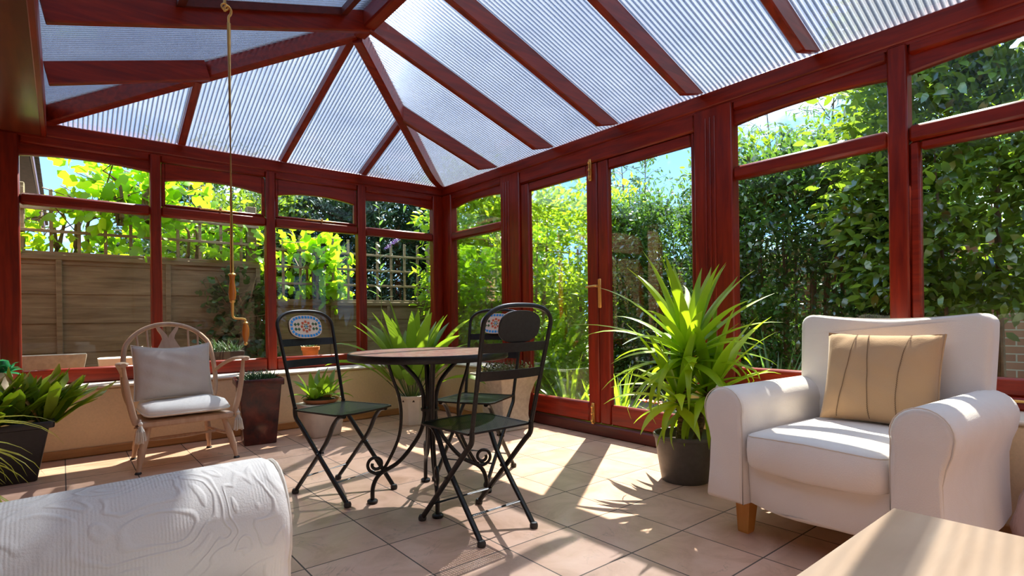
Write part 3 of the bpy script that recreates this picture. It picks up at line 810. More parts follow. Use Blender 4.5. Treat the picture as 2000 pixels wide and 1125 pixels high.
# ------------------------------------------------------------------ armchair
def armchair():
    t = thing('armchair', 'white slipcovered armchair with rolled arms standing against the right hand window wall', 'armchair', (-.632, -4.117, 0), R(-94))
    def prof(s):
        p = [(-.258, .137), (-.258, .43)]
        p += [(-.345 + .088 * math.cos(R(q)), .514 + .088 * math.sin(R(q))) for q in range(-15, 196, 15)]
        p += [(-.425, .462), (-.410, .42), (-.400, .37), (-.402, .25), (-.412, .137)]
        return [(s * x, z) for x, z in p]
    for s in (1, -1):
        mb = MB(); cx = -.33 * s
        def warp(x, y, z, s=s):
            k = max(0, (.30 - z) / .2)
            return (x + s * -.012 * k * math.sin(y * 11 + 1), y - .012 * math.sin(z * 6) * (y < -.3), z)
        mb.extrude(prof(s), 'y', -.415, .30, .022, 8, warp); a = mb.build('armrest', 'white_cover', t, ang=60)
        pr = prof(s); sm = MB().tube([Vector((x + (.33 * s + x) * -.02, -.410, z)) for x, z in pr], .0022, 5); sm.build('seam', 'piping_cloth', a)
    mb = MB()
    def warp(x, y, z):
        k = max(0, 1 - (x / .27) ** 2)
        return (x, y - .035 * k * (y < -.2) + .01 * math.sin(x * 16) * (z < .2), z - .018 * k * (z > .25) - 0.008 * k)
    pf = [(-.262 + .524 * i / 10, .140) for i in range(11)] + [(.262 - .524 * i / 10, .312) for i in range(11)]
    mb.extrude(pf, 'y', -.375, .31, .02, 4, warp); mb.build('apron', 'white_cover', t, ang=60)
    # back: leaning, top edge dipping between soft corners
    mb = MB(); n = 16; top = []
    prf = [(-.352, .14), (-.352, .50), (-.362, .80)] + [(-.318 + .045 * math.cos(R(q)), .848 + .045 * math.sin(R(q))) for q in range(170, 80, -16)]
    for i in range(1, 12):
        x = -.30 + .60 * i / 12; prf.append((x, .893 - .020 * (1 - (x / .32) ** 2)))
    prf += [(.318 + .045 * math.cos(R(q)), .848 + .045 * math.sin(R(q))) for q in range(90, 8, -16)] + [(.362, .80), (.352, .50), (.352, .14)]
    def warp(x, y, z):
        return (x, y + .11 * max(0, z - .4) + .012 * (1 - (x / .37) ** 2) * (y < .3), z)
    mb.extrude(prf, 'y', .205, .325, .030, 3, warp); b = mb.build('backrest', 'white_cover', t, ang=60)
    MB().tube([Vector(warp(x * .985, .228, z)) for x, z in prf[2:-2]], .0022, 5).build('seam', 'piping_cloth', b)
    # loose seat cushion
    mb = MB(); rg = []
    def sq(k, z, nn=40):
        out = []
        for i in range(nn):
            q = 2 * PI * i / nn; c, s = math.cos(q), math.sin(q); e = .22
            x = math.copysign(abs(c) ** e, c) * (.256 - k); y = math.copysign(abs(s) ** e, s) * (.315 - k) - .115
            crown = .016 * (1 - min(1, abs(x / .27)) ** 2)
            out.append((x, y - .02 * (1 - (x / .26) ** 2) * (y < -.3), z + (crown if z > .38 else -crown * .9)))
        return out
    for k, z in ((.24, .300), (.03, .300), (.008, .306), (0, .318), (-.003, .365), (0, .408), (.008, .420), (.03, .427), (.12, .430), (.24, .431)): rg.append(sq(k, z))
    mb.rings(rg); cu = mb.build('seat_cushion', 'white_cover', t, ang=60)
    MB().tube([Vector(p) for p in sq(.004, .416)] + [Vector(sq(.004, .416)[0])], .0022, 5).build('seam', 'piping_cloth', cu)
    for x, y, sx in ((-.30, -.315, -1), (.30, -.315, 1), (-.30, .25, -1), (.30, .25, 1)):
        mb = MB(); rg = []
        for z, h, o in ((.0, .021, .0), (.008, .023, .0), (.17, .034, -.010)):
            rg.append([(x + sx * -o * -1 * 0 + dx * h, y + (-.012 if y < 0 else .03) * (1 - z / .17) + dy * h, z) for dx, dy in ((-1, -1), (1, -1), (1, 1), (-1, 1))])
        mb.rings(rg); mb.build('leg', 'oak_leg', t, False)
    return t
armchair()

def tan_pillow():
    t = thing('cushion', 'tan square cushion with dark zigzag stitching leaning in the white armchair', 'cushion', (-.505, -4.152, .434), R(-94 + 4))
    mb, fn = cushion(.425, .385, .15, .05)
    e = Matrix.Translation((0, .0, .195)) @ Matrix.Rotation(R(-17), 4, 'X')
    mb.v = [tuple(e @ Vector(v)) for v in mb.v]
    o = merge(mb.build('cover', 'tan_cloth', t)); f = fn(-1)
    for (u0, u1, sw) in ((.30, .17, .02), (.40, .47, .015), (.76, .70, -.03)):
        pts = []
        for i in range(90):
            v = .02 + .96 * i / 89; u = u1 + (u0 - u1) * v + sw * math.sin(v * PI) + (.004 if i % 2 else -.004)
            p = Vector(f(u, v)); p.y -= .0025; pts.append(e @ p)
        MB().tube(pts, .0011, 4).build('stitching', 'stitch_thread', t)
    pts = []
    for q in range(41):
        v = q / 40; pts.append(e @ Vector(f(1.0, v)))
    MB().tube(pts, .004, 6).build('hem', 'tan_cloth', t)
tan_pillow()

# ------------------------------------------------------------------ beech chair by the back wall
def beech_chair():
    t = thing('wooden_chair', 'pale beech low armchair with bowed spindle back below the left window', 'chair', (-2.530, -.765, 0), R(4))
    w = 'pale_beech'
    # seat board
    mb = MB(); rg = []
    out = [(-.262, -.225), (-.25, -.245), (0, -.252), (.25, -.245), (.262, -.225), (.245, .12), (.225, .185), (.13, .205), (0, .21), (-.13, .205), (-.225, .185), (-.245, .12)]
    for k, z in ((.965, .262), (1, .272), (1, .295), (.97, .302)): rg.append([(x * k, y * k, z - .02 * (y + .05)) for x, y in out])
    mb.rings(rg); mb.build('seat', w, t)
    # bow back: bottom ends set in the seat, leaning back
    def bp(x, z):
        k = (z - .29) / .6; return Vector((x, .165 + .175 * k, z))
    pts = [bp(-.215, .29), bp(-.262, .40), bp(-.275, .52), bp(-.268, .64)]
    for q in range(160, 10, -14): pts.append(bp(.27 * math.cos(R(q)), .655 + .232 * math.sin(R(q))))
    pts += [bp(.268, .64), bp(.275, .52), bp(.262, .40), bp(.215, .29)]
    MB().tube(pts, .0155, 10, 1, 4).build('bow', w, t)
    def top(x): return .655 + .232 * math.sqrt(max(0, 1 - (x / .27) ** 2))
    for x in (-.185, -.125, .125, .185):
        MB().tube([bp(x * .72, .29), bp(x * .9, .5), bp(x, top(x) - .008)], [.0065, .009, .0065], 8, 1, 4).build('spindle', w, t)
    # pierced central splat
    mb = MB(); prof = [(.30, .045), (.42, .05), (.55, .055), (.66, .062), (.715, .072), (.75, .052), (.785, .036), (.81, .042), (.845, .062), (.872, .07)]
    for s in (-1, 1):
        rg = []
        for z, x in prof:
            g = .0 if z < .80 else .0 + (z - .80) * .75
            a, b = bp(s * g, z), bp(s * x, z); n = Vector((0, -.96, .28)) * .007
            rg.append([a - n, b - n, b + n, a + n])
        mb.rings(rg)
    mb.build('splat', w, t)
    MB().tube([bp(-.07, .70), bp(-.045, .722), bp(0, .73), bp(.045, .722), bp(.07, .70)], .007, 6, 1, 4).build('splat_rail', w, t)
    for s in (-1, 1):
        mb = MB(); cl = [bp(s * .272, .545), Vector((s * .300, .13, .600)), Vector((s * .325, .0, .638)), Vector((s * .334, -.12, .652)), Vector((s * .338, -.205, .655)), Vector((s * .338, -.245, .650))]
        ws = [.012, .017, .022, .030, .036, .018]; cl2 = spline(cl, 4); rg = []
        for i, p in enumerate(cl2):
            k = i / (len(cl2) - 1) * 5; a = int(min(4, k)); hw = ws[a] + (ws[a + 1] - ws[a]) * (k - a); hh = .010 + .003 * (i / len(cl2))
            rg.append([p + Vector((hw * math.cos(q), 0, hh * math.sin(q))) for q in [2 * PI * j / 12 for j in range(12)]])
        mb.rings(rg); mb.build('armrest', w, t)
        MB().tube([(s * .268, -.19, .27), (s * .296, -.20, .38), (s * .318, -.205, .51), (s * .333, -.20, .645)], [.017, .0185, .016, .011], 10, 1, 4).build('arm_support', w, t)
        MB().tube([(s * .205, -.195, .285), (s * .245, -.22, .14), (s * .272, -.238, .012)], [.017, .020, .013], 10, 1, 5).build('leg', w, t)
        MB().tube([(s * .185, .13, .28), (s * .21, .175, .14), (s * .225, .215, .012)], [.016, .019, .013], 10, 1, 5).build('leg', w, t)
        MB().tube([(s * .238, -.215, .165), (s * .222, .0, .155), (s * .206, .17, .16)], [.008, .012, .008], 8, 1, 4).build('stretcher', w, t)
        for x, y in ((s * .272, -.238), (s * .225, .215)): MB().lathe([(0, 0), (.017, 0), (.019, .005), (.014, .013), (0, .014)], 12, (x, y, 0)).build('glide', 'rubber', t)
    MB().tube([(-.222, .0, .155), (0, .0, .152), (.222, .0, .155)], [.008, .012, .008], 8, 1, 4).build('stretcher', w, t)
    return t
beech_chair()

def seat_pad():
    t = thing('seat_cushion', 'cream tasselled seat cushion on the pale wooden chair', 'cushion', (-2.530, -.765, .312), R(4))
    mb = MB(); rg = []
    def sq(kx, ky, z, nn=44):
        o = []
        for i in range(nn):
            q = 2 * PI * i / nn; c, s = math.cos(q), math.sin(q); e = .24
            x = math.copysign(abs(c) ** e, c) * kx; y = math.copysign(abs(s) ** e, s) * ky - .03
            taper = 1 - .12 * (y + .25) / .45
            x *= taper; zz = z - .018 * (y + .05) + (.010 * math.sin(x * 12) * math.cos(y * 11 + .5) if z > .04 else 0) - (.02 * max(0, -y - .22) * 8 if z > .02 else 0)
            o.append((x, y, zz + .003))
        return o
    for kx, ky, z in ((.10, .10, .004), (.222, .215, .008), (.238, .232, .014), (.244, .240, .028), (.238, .232, .050), (.228, .20, .074), (.16, .13, .088), (.06, .05, .086)): rg.append(sq(kx, ky, z))
    mb.rings(rg); mb.build('pad', 'cream_cloth', t, ang=80)
    MB().tube([Vector(p) for p in sq(.244, .240, .028)] + [Vector(sq(.244, .240, .028)[0])], .004, 6).build('piping', 'piping_cloth', t)
    for s in (-1, 1):
        mb = MB(); x, y, z = s * .268, -.296, .018
        mb.lathe([(0, .0), (.004, 0), (.005, -.012), (.010, -.016), (.013, -.026), (.010, -.034), (.007, -.036), (.010, -.042), (0, -.045)][::-1], 10, (x, y, z))
        for i in range(48):
            a = 2.4 * i; r = .014 * math.sqrt(i / 48); L = .085 + .02 * RNG.random()
            mb.tube([(x + r * .5 * math.cos(a), y + r * .5 * math.sin(a), z - .036), (x + r * 1.5 * math.cos(a), y + r * 1.5 * math.sin(a), z - .07), (x + r * 2.2 * math.cos(a), y + r * 2.2 * math.sin(a), z - .036 - L)], .0022, 4)
        mb.build('tassel', 'piping_cloth', t)
seat_pad()
def back_pillow():
    t = thing('cushion', 'taupe square cushion leaning on the back of the pale wooden chair', 'cushion', (-2.555, -.684, .402), R(3))
    mb, fn = cushion(.455, .365, .12, .05, .022)
    e = Matrix.Translation((0, 0, .175)) @ Matrix.Rotation(R(-15), 4, 'X')
    mb.v = [tuple(e @ Vector(v)) for v in mb.v]; merge(mb.build('cover', 'taupe_cloth', t)); f = fn(-1); pts = []
    for i in range(80):
        k = i / 80 * 4; a = k % 1
        u, v = ((a, 0), (1, a), (1 - a, 1), (0, 1 - a))[int(k)]; pts.append(e @ Vector(f(u, v)))
    MB().tube(pts + pts[:1], .0038, 6).build('piping', 'piping_cloth', t)
back_pillow()

# ------------------------------------------------------------------ sofa (we look over its far arm) and coffee table
def sofa():
    t = thing('sofa', 'cream sofa under an embossed paisley cover, its rolled arm filling the lower left', 'sofa', (0, 0, 0))
    yc, zc, r = -3.79, .498, .125
    pr = [(yc - .105, .02), (yc - .108, .30), (yc - .112, .40)] + [(yc + r * math.cos(R(q)), zc + r * math.sin(R(q))) for q in range(205, -40, -15)] + [(yc + .085, .36), (yc + .078, .02)]
    def warp(x, y, z):
        k = max(0, (.35 - z) / .3)
        return (x + .014 * math.sin(y * 20 + z * 4) * k * (x > -3), y + .010 * math.sin(x * 7) * k + .004 * math.sin(x * 5 + z * 9), z + .006 * math.sin(x * 4))
    mb = MB(); mb.extrude(pr, 'x', -3.86, -2.795, .035, 16, warp); a = mb.build('armrest', 'sofa_cover', t, ang=70)
    MB().tube([Vector(warp(-2.802, y * 1 + (y - yc) * -.14, z + (z - .4) * -.04)) for y, z in pr], .004, 6).build('piping', 'piping_cloth', a)
    mb = MB(); pf = [(-3.90, .04), (-2.80, .04), (-2.80, .28), (-3.90, .28)]
    mb.extrude([(-5.45, .04), (-5.45, .27), (-3.895, .27), (-3.895, .04)], 'x', -3.86, -2.80, .03, 3); mb.build('base', 'sofa_cover', t, ang=60)
    for y0, y1 in ((-4.66, -3.912), (-5.44, -4.675)):
        mb = MB(); rg = []
        def sq(k, z, y0=y0, y1=y1):
            o = []
            for i in range(40):
                q = 2 * PI * i / 40; c, s = math.cos(q), math.sin(q); e = .2
                o.append((-3.22 + math.copysign(abs(c) ** e, c) * (.44 - k), (y0 + y1) / 2 + math.copysign(abs(s) ** e, s) * ((y1 - y0) / 2 - k), z))
            return o
        for k, z in ((.25, .276), (.03, .276), (.006, .29), (0, .34), (.006, .415), (.03, .437), (.15, .450), (.3, .452)): rg.append(sq(k, z))
        mb.rings(rg); mb.build('seat_cushion', 'sofa_cover', t, ang=60)
    mb = MB(); mb.extrude([(-5.45, .04), (-5.45, .74), (-5.40, .80), (-3.96, .80), (-3.915, .74), (-3.915, .04)], 'x', -3.95, -3.70, .05, 2); mb.build('backrest', 'sofa_cover', t, ang=60)
    mb = MB(); mb.extrude([(y * -1 - 9.34, z) for y, z in pr], 'x', -3.86, -2.795, .035, 6); mb.build('armrest', 'sofa_cover', t, ang=70)
sofa()
def coffee_table():
    t = thing('coffee_table', 'light birch coffee table, its corner jutting into the lower right', 'table', (0, 0, 0))
    x0, x1, y0, y1, z = -2.55, -1.645, -5.12, -4.522, .45
    MB().box((x0, y0, z - .028), (x1, y1, z), .004).build('top', 'birch', t)
    a = MB(); k = .012
    for b in ((x0 + .03, y1 - .05, x1 - .03, y1 - .03), (x0 + .03, y0 + .03, x1 - .03, y0 + .05), (x0 + .03, y0 + .05, x0 + .05, y1 - .05), (x1 - .05, y0 + .05, x1 - .03, y1 - .05)): a.box((b[0], b[1], z - .10), (b[2], b[3], z - .028), .003)
    a.build('apron', 'birch', t)
    for x in (x0 + .02, x1 - .07):
        for y in (y0 + .02, y1 - .07): MB().box((x, y, 0), (x + .05, y + .05, z - .028), .004).build('leg', 'birch', t)
coffee_table()

# ------------------------------------------------------------------ crank pole hanging from the roof light
def crank():
    x, y = -2.522, -2.2
    t = thing('hanging_crank_pole', 'long brass window crank pole with amber wooden handles hanging from the roof', 'crank pole', (x, y, .83))
    def z(v): return v - .83
    MB().tube([(0, 0, z(1.115)), (.0, 0, z(2.262))], .0085, 12).build('rod', 'brass', t)
    MB().tube([(0, 0, z(2.255)), (.0, 0, z(2.29)), (.008, 0, z(2.305)), (.010, 0, z(2.325)), (-.004, 0, z(2.34)), (-.016, 0, z(2.33)), (-.016, 0, z(2.312))], .0055, 8, 1, 5).build('hook', 'brass', t)
    gr = MB().lathe([(0, z(.995)), (.008, z(.995)), (.0135, z(1.0)), (.0165, z(1.03)), (.013, z(1.06)), (.010, z(1.085)), (.0125, z(1.105)), (.014, z(1.11)), (0, z(1.112))], 18).build('grip', 'amber_wood', t)
    MB().lathe([(.009, z(1.108)), (.017, z(1.11)), (.017, z(1.115)), (.009, z(1.122)), (0, z(1.123))], 16).build('ferrule', 'brass', gr)
    MB().lathe([(0, z(.925)), (.0055, z(.927)), (.0075, z(.985)), (.012, z(.988)), (.012, z(.996)), (0, z(.997))], 12).build('spindle', 'brass', t)
    MB().tube([(0, 0, z(.94)), (.002, 0, z(.922)), (.012, -.004, z(.914)), (.038, -.014, z(.912)), (.049, -.018, z(.905)), (.050, -.018, z(.885))], [.006, .0055, .005, .005, .0055, .005], 8, 1, 5).build('crank_arm', 'brass', t)
    g2 = MB().lathe([(0, z(.80)), (.006, z(.803)), (.010, z(.815)), (.0155, z(.84)), (.0145, z(.868)), (.009, z(.888)), (0, z(.889))], 18, (.050, -.018, 0)).build('grip', 'amber_wood', t)
    MB().lathe([(0, z(.788)), (.005, z(.79)), (.009, z(.797)), (.006, z(.806)), (0, z(.807))], 14, (.050, -.018, 0)).build('end_knob', 'brass', g2)
    MB().lathe([(.004, z(.884)), (.011, z(.887)), (.011, z(.893)), (.006, z(.898)), (0, z(.9))], 14, (.050, -.018, 0)).build('ferrule', 'brass', g2)
    # the eye on the winding gear above
    g = thing('window_winder', 'brass winding gear with a ring on the roof light', 'winder', (x, y, 2.32))
    MB().tube([(-.016 + .014 * math.cos(q), .0, .012 + .014 * math.sin(q)) for q in [2 * PI * k / 16 for k in range(17)]], .004, 8).build('ring', 'brass', g)
    MB().tube([(-.016, 0, .026), (-.016, 0, .19)], .007, 10).build('screw', 'brass', g)
    MB().box((-.04, -.03, .17), (.01, .03, .205), .005).build('bracket', 'brass', g)
crank()

# ------------------------------------------------------------------ potted plants
def keep(mb, loc, fn):
    """let foliage rest against the walls and panes instead of passing through"""
    mb.v = [tuple(Vector(fn(*(Vector(v) + Vector(loc)))) - Vector(loc)) for v in mb.v]; return mb
def soft(v, lim, room):
    return v if v < lim - room else lim - room + room * (1 - math.exp(-(v - lim + room) / room))
def room_lim(x, y, z):
    x = soft(x, -.03 if (z > .52 or -2.95 < y < -1.25) else -.29, .12); y = soft(y, -.03 if z > .52 else -.28, .10); return (x, y, z)
def pot_lathe(r0, r1, h, lip=.012, th=.010):
    return [(0, 0), (r0 - .004, 0), (r0, .005), (r1 - lip, h - .03), (r1 - .003, h - .026), (r1, h - .02), (r1, h - .004), (r1 - .003, h), (r1 - th, h), (r1 - th - .003, h - .02), (r0, .04), (0, .04)]

def yucca():
    loc = (-.49, -3.215, 0); t = thing('potted_yucca', 'tall bright green yucca in a round dark grey pot by the french doors', 'potted plant', loc)
    MB().lathe([(0, 0), (.120, 0), (.125, .006), (.160, .232), (.167, .236), (.168, .252), (.164, .257), (.157, .255), (.150, .225), (.12, .18), (0, .18)], 40).build('pot', 'grey_pot', t)
    MB().lathe([(0, .17), (.143, .19), (.146, .205), (.08, .212), (0, .208)], 24).build('soil', 'soil', t)
    heads = [((-.02, .02), (.03, -.01, .685), 46, .56), ((.05, -.03), (.10, -.09, .47), 34, .48), ((-.05, -.03), (-.085, -.02, .46), 22, .44)]
    for (b, h, n, L) in heads:
        st = MB(); st.tube([(b[0], b[1], .19), ((b[0] + h[0]) / 2 + .005, (b[1] + h[1]) / 2, (.2 + h[2]) / 2), (h[0], h[1], h[2] + .04)], [.024, .021, .018], 10, 1, 6)
        for q in range(9):
            z = .26 + (h[2] - .26) * q / 9; k = (z - .19) / (h[2] - .15); st.lathe([(.018, -.006), (.0255, 0), (.019, .006)], 10, (b[0] + (h[0] - b[0]) * k, b[1] + (h[1] - b[1]) * k, z))
        st.build('stem', 'stem', t)
        mb = MB()
        for i in range(n):
            k = i / n; az = i * 2.39996 + RNG.normal() * .15
            el = 1.45 - 1.75 * k + RNG.normal() * .08; lf = L * (.72 + .36 * math.sin(PI * min(1, .2 + k * .8))) * RNG.uniform(.85, 1.12)
            mb.blade((h[0] + .012 * math.cos(az), h[1] + .012 * math.sin(az), h[2] + .05 - .10 * k), az, el, lf, RNG.uniform(.056, .074), .35 + 1.0 * k * RNG.uniform(.4, 1.3) + .25 * RNG.random(), 9, .16)
        # a few old leaves hanging over the pot
        for i in range(int(n * .14)):
            az = RNG.uniform(PI * .75, PI * 1.9); mb.blade((h[0], h[1], h[2] - .04), az, RNG.uniform(-.1, .5), L * RNG.uniform(.75, 1.0), .045, 2.2 + RNG.random() * .7, 10, .12)
        def lim(x, y, z):
            x, y, z = room_lim(x, y, z)
            return (x, -soft(-y, 3.655, .10) if (x > -1.15 and z < .68) else y, z)
        keep(mb, loc, lim)
        mb.v = [(x, y, max(z, .012)) for x, y, z in mb.v]
        mb.build('foliage', 'leaf_yucca', t, True, fix=False, ang=None)
yucca()

def aspidistra():
    loc = (-.80, -.74, 0); t = thing('potted_aspidistra', 'big leafy plant with broad pointed leaves in a white faceted pot behind the table', 'potted plant', loc)
    MB().lathe([(0, 0), (.100, 0), (.104, .006), (.128, .225), (.136, .230), (.137, .248), (.130, .250), (.122, .225), (.09, .19), (0, .19)], 8).build('pot', 'white_pot', t, True, ang=20)
    MB().lathe([(0, .18), (.118, .2), (.118, .215), (0, .222)], 16).build('soil', 'soil', t)
    mb = MB(); sb = MB()
    for i in range(46):
        az = i * 2.39996; k = i / 46
        el = 1.48 - .75 * k + RNG.normal() * .06; L = RNG.uniform(.62, .88) * (1 - .12 * k); r = .05 * math.sqrt(k)
        p = Vector((r * math.cos(az), r * math.sin(az), .21)); d = Vector((math.cos(az) * math.cos(el), math.sin(az) * math.cos(el), math.sin(el)))
        s = L * RNG.uniform(.28, .38); sb.tube([p, p + d * s], .004, 5)
        mb.blade(p + d * (s - .01), az, el, L - s + .05, RNG.uniform(.105, .14), .35 + 1.7 * k * RNG.uniform(.5, 1.2), 9, .12, 'lance', RNG.normal() * .3)
    keep(mb, loc, room_lim); keep(sb, loc, room_lim)
    mb.build('foliage', 'leaf_aspidistra', t, True, fix=False, ang=None); sb.build('leaf_stalks', 'green_stem', t, True)
aspidistra()

def orchid_pot():
    loc = (-1.555, -.65, 0); t = thing('potted_plant', 'small leafy plant in a terracotta dish on a squarish white pot behind a chair', 'potted plant', loc, .12)
    MB().sqpot([(.001, 0), (.112, 0), (.118, .008), (.150, .215), (.160, .238), (.157, .25), (.145, .252), (.001, .252)], 0, 1, .35).build('pot', 'white_pot', t, True, ang=50)
    MB().lathe([(0, .253), (.105, .253), (.128, .268), (.136, .284), (.131, .286), (.12, .276), (0, .274)], 28).build('dish', 'terracotta_saucer', t)
    MB().lathe([(0, .272), (.12, .276), (.10, .288), (0, .294)], 18).build('soil', 'soil', t)
    mb = MB(); hk = MB()
    for cx, cy, n in ((-.06, -.01, 13), (.05, .02, 13)):
        for i in range(n):
            az = i * 2.39996 + cx * 40; k = i / n
            mb.blade((cx + .012 * math.cos(az), cy + .012 * math.sin(az), .285), az, 1.40 - .95 * k, RNG.uniform(.20, .33), RNG.uniform(.055, .072), .4 + 1.5 * k, 8, .16, 'lance')
    for i in range(26):
        az = RNG.uniform(0, 6.28); hk.blade((.05 + .03 * math.cos(az), .01 + .03 * math.sin(az), .285), az, RNG.uniform(.2, 1.3), RNG.uniform(.03, .075), .02, 1.4, 4, .2)
    keep(mb, loc, room_lim).build('foliage', 'leaf_aspidistra', t, True, fix=False, ang=None); hk.build('dry_husks', 'leaf_dry_husk', t, True, fix=False, ang=None)

orchid_pot()

def maroon_pot():
    loc = (-2.0, -.585, 0); t = thing('tall_planter', 'tall square maroon glazed planter topped by a spiky succulent', 'planter', loc, R(-8))
    MB().sqpot([(.001, 0), (.104, 0), (.108, .006), (.142, .425), (.143, .43), (.158, .432), (.160, .438), (.160, .474), (.156, .48), (.140, .48), (.136, .455), (.001, .45)], 0, 1, .06).build('pot', 'maroon_glaze', t, True, ang=35)
    MB().sqpot([(.001, .448), (.137, .45), (.12, .463), (.001, .468)], 0, 1, .1).build('soil', 'soil', t)
    mb = MB()
    for cx, cy in [(RNG.uniform(-.10, .10), RNG.uniform(-.10, .10)) for _ in range(16)]:
        for i in range(16):
            az = i * 2.39996; k = i / 16
            mb.blade((cx, cy, .458), az, 1.45 - 1.1 * k, RNG.uniform(.055, .10), .010, .5, 4, .3)
    mb.build('foliage', 'leaf_succulent', t, True, fix=False, ang=None)
maroon_pot()

def trough():
    loc = (-3.45, -.67, 0); t = thing('trough_planter', 'black trough planter of strappy clivia leaves on the floor at the far left', 'planter', loc)
    MB().sqpot([(.001, 0), (.115, 0), (.12, .006), (.152, .30), (.165, .305), (.167, .312), (.167, .338), (.164, .342), (.150, .342), (.146, .30), (.001, .29)], 0, 1.72, .06).build('pot', 'black_plastic', t, True, ang=40)
    MB().sqpot([(.001, .288), (.145, .292), (.14, .318), (.001, .325)], 0, 1.72, .1).build('soil', 'soil', t)
    mb = MB(); old = MB()
    for ci in range(11):
        cx = -.20 + .044 * ci; cy = RNG.uniform(-.08, .08); a0 = RNG.uniform(-.35, .35)
        for i in range(14):
            s = 1 if i % 3 else -1
            az = (0 if s > 0 else PI) + a0 + RNG.normal() * .55; k = i / 14
            e = 1.42 - .62 * k + RNG.normal() * .1 - (.15 if s > 0 else 0)
            m = old if RNG.random() < .04 else mb
            m.blade((cx + s * .004 * i, cy, .315), az, e, RNG.uniform(.24, .38) * (1.0 if s > 0 else .95), RNG.uniform(.048, .064), .25 + .7 * k * RNG.random(), 8, .16, None, RNG.normal() * .25, True)
    for k in range(7): old.blade((-.2 + .06 * k, -.13, .33), RNG.uniform(0, 6.28), .5, .08, .04, 1.2, 5, .1, None, 0, True)
    def lim(x, y, z): x, y, z = room_lim(x, y, z); return (max(x, XL + .02), y, z)
    keep(mb, loc, lim).build('foliage', 'leaf_clivia', t, True, fix=False, ang=None); keep(old, loc, lim).build('old_leaves', 'leaf_dry_husk', t, True, fix=False, ang=None)
trough()

def urn():
    loc = (-.315, -1.425, 0); t = thing('stone_planter', 'waisted square stone planter with low twiggy plants beside the left french door', 'planter', loc)
    MB().sqpot([(.001, 0), (.150, 0), (.153, .008), (.145, .03), (.135, .10), (.137, .18), (.150, .28), (.176, .37), (.205, .425), (.214, .432), (.214, .448), (.208, .452), (.192, .452), (.185, .425), (.001, .42)], 0, 1, .07).build('pot', 'stone_pot', t, True, ang=40)
    MB().sqpot([(.001, .415), (.187, .42), (.18, .436), (.001, .445)], 0, 1, .1).build('soil', 'soil', t)
    p = np.column_stack([RNG.uniform(-.17, .17, 900), RNG.uniform(-.17, .17, 900), .44 + RNG.random(900) ** 2 * .085])
    leaves('foliage', p, (.018, .036), .5, LEAF_OVAL, 'leaf_dry', t)
    tw = MB()
    for i in range(40):
        x, y = RNG.uniform(-.16, .16, 2); a = RNG.uniform(0, 6.28); tw.tube([(x, y, .435), (x + .03 * math.cos(a), y + .03 * math.sin(a), .475), (x + .07 * math.cos(a), y + .07 * math.sin(a), .49 + .02 * RNG.random())], .0016, 4)
    tw.build('twigs', 'stem', t)
urn()

def palm():
    loc = (-3.56, -2.93, 0); t = thing('potted_palm', 'yellow green palm whose narrow leaflets hang in from the left edge above the sofa arm', 'potted plant', loc)
    MB().lathe(pot_lathe(.11, .15, .27), 32).build('pot', 'grey_pot', t)
    MB().lathe([(0, .2), (.132, .22), (0, .24)], 16).build('soil', 'soil', t)
    for j, (az, el, L) in enumerate(((.0, 1.3, .36), (1.7, 1.3, .55), (2.9, 1.1, .5), (4.3, 1.0, .45), (-.9, 1.25, .42))):
        fr = MB(); c, s = math.cos(az), math.sin(az); p0 = Vector((0, 0, .22)); pts = [p0 + Vector((c * L * k * .55, s * L * k * .55, math.sin(el) * L * (k - .25 * k * k))) for k in (0, .25, .5, .75, 1)]
        fr.tube(pts, [.006, .003], 6, 1, 3)
        frond = fr.build('frond', 'green_stem', t); mb = MB()
        n = 15
        for i in range(n):
            k = .45 + .55 * i / n; p = p0 + Vector((c * L * k * .55, s * L * k * .55, math.sin(el) * L * (k - .25 * k * k)))
            if j == 0: mb.blade(Vector((.06 + .004 * i, RNG.uniform(-.05, .05), .50 + .006 * i)), RNG.uniform(-.45, .35), RNG.uniform(.25, .75), RNG.uniform(.26, .40), .015, 1.5 + .6 * RNG.random(), 9, .25); continue
            sg = (-1) ** i; mb.blade(p, az + sg * (.75 - .6 * (i / n)) + RNG.normal() * .06, .62 - .25 * RNG.random(), RNG.uniform(.26, .37), .016, 2.1 + .6 * RNG.random(), 9, .25)
        mb.v = [(max(x, -.42), min(y, 1.0), z) for x, y, z in mb.v]
        mb.build('leaflets', 'leaf_palm', frond, True, fix=False, ang=None)
palm()

def ornament():
    t = thing('garden_ornament', 'small green and white glazed ornament on the sill at the left edge', 'ornament', (-3.425, -.125, SILL))
    MB().lathe([(0, 0), (.045, 0), (.05, .01), (.044, .05), (.05, .09), (.04, .115), (0, .12)], 16).build('base', 'ivory', t)
    mb = MB()
    for i in range(14):
        az = i * 2.39996; mb.blade((.02 * math.cos(az), .02 * math.sin(az), .11), az, 1.4 - .09 * i, .10, .05, 1.9, 6, .2, 'lance')
    mb.build('glazed_leaves', 'glazed_green', t, True, fix=False, ang=None)
    MB().lathe([(0, .10), (.035, .105), (.042, .15), (.03, .19), (0, .2)], 14).build('crown', 'glazed_green', t)
ornament()

def bag():
    t = MB(); rg = []
    for k, (z, r) in enumerate(((.004, .05), (.01, .12), (.06, .165), (.14, .17), (.24, .14), (.34, .10), (.43, .05), (.46, .03))):
        ring = []
        for i in range(40):
            a = 2 * PI * i / 40; w = 1 + .05 * math.sin(5 * a + k) + .035 * math.sin(11 * a + 2 * k)
            ring.append((r * w * math.cos(a), r * w * math.sin(a), z))
        rg.append(ring)
    t.rings(rg); o = t.build('plastic_bag', 'clear_film', None, True, ang=None, loc=(-.47, -4.72, 0)); tag(o, 'crumpled pinkish plastic bag on the floor at the right edge of the photo', 'bag')
bag()

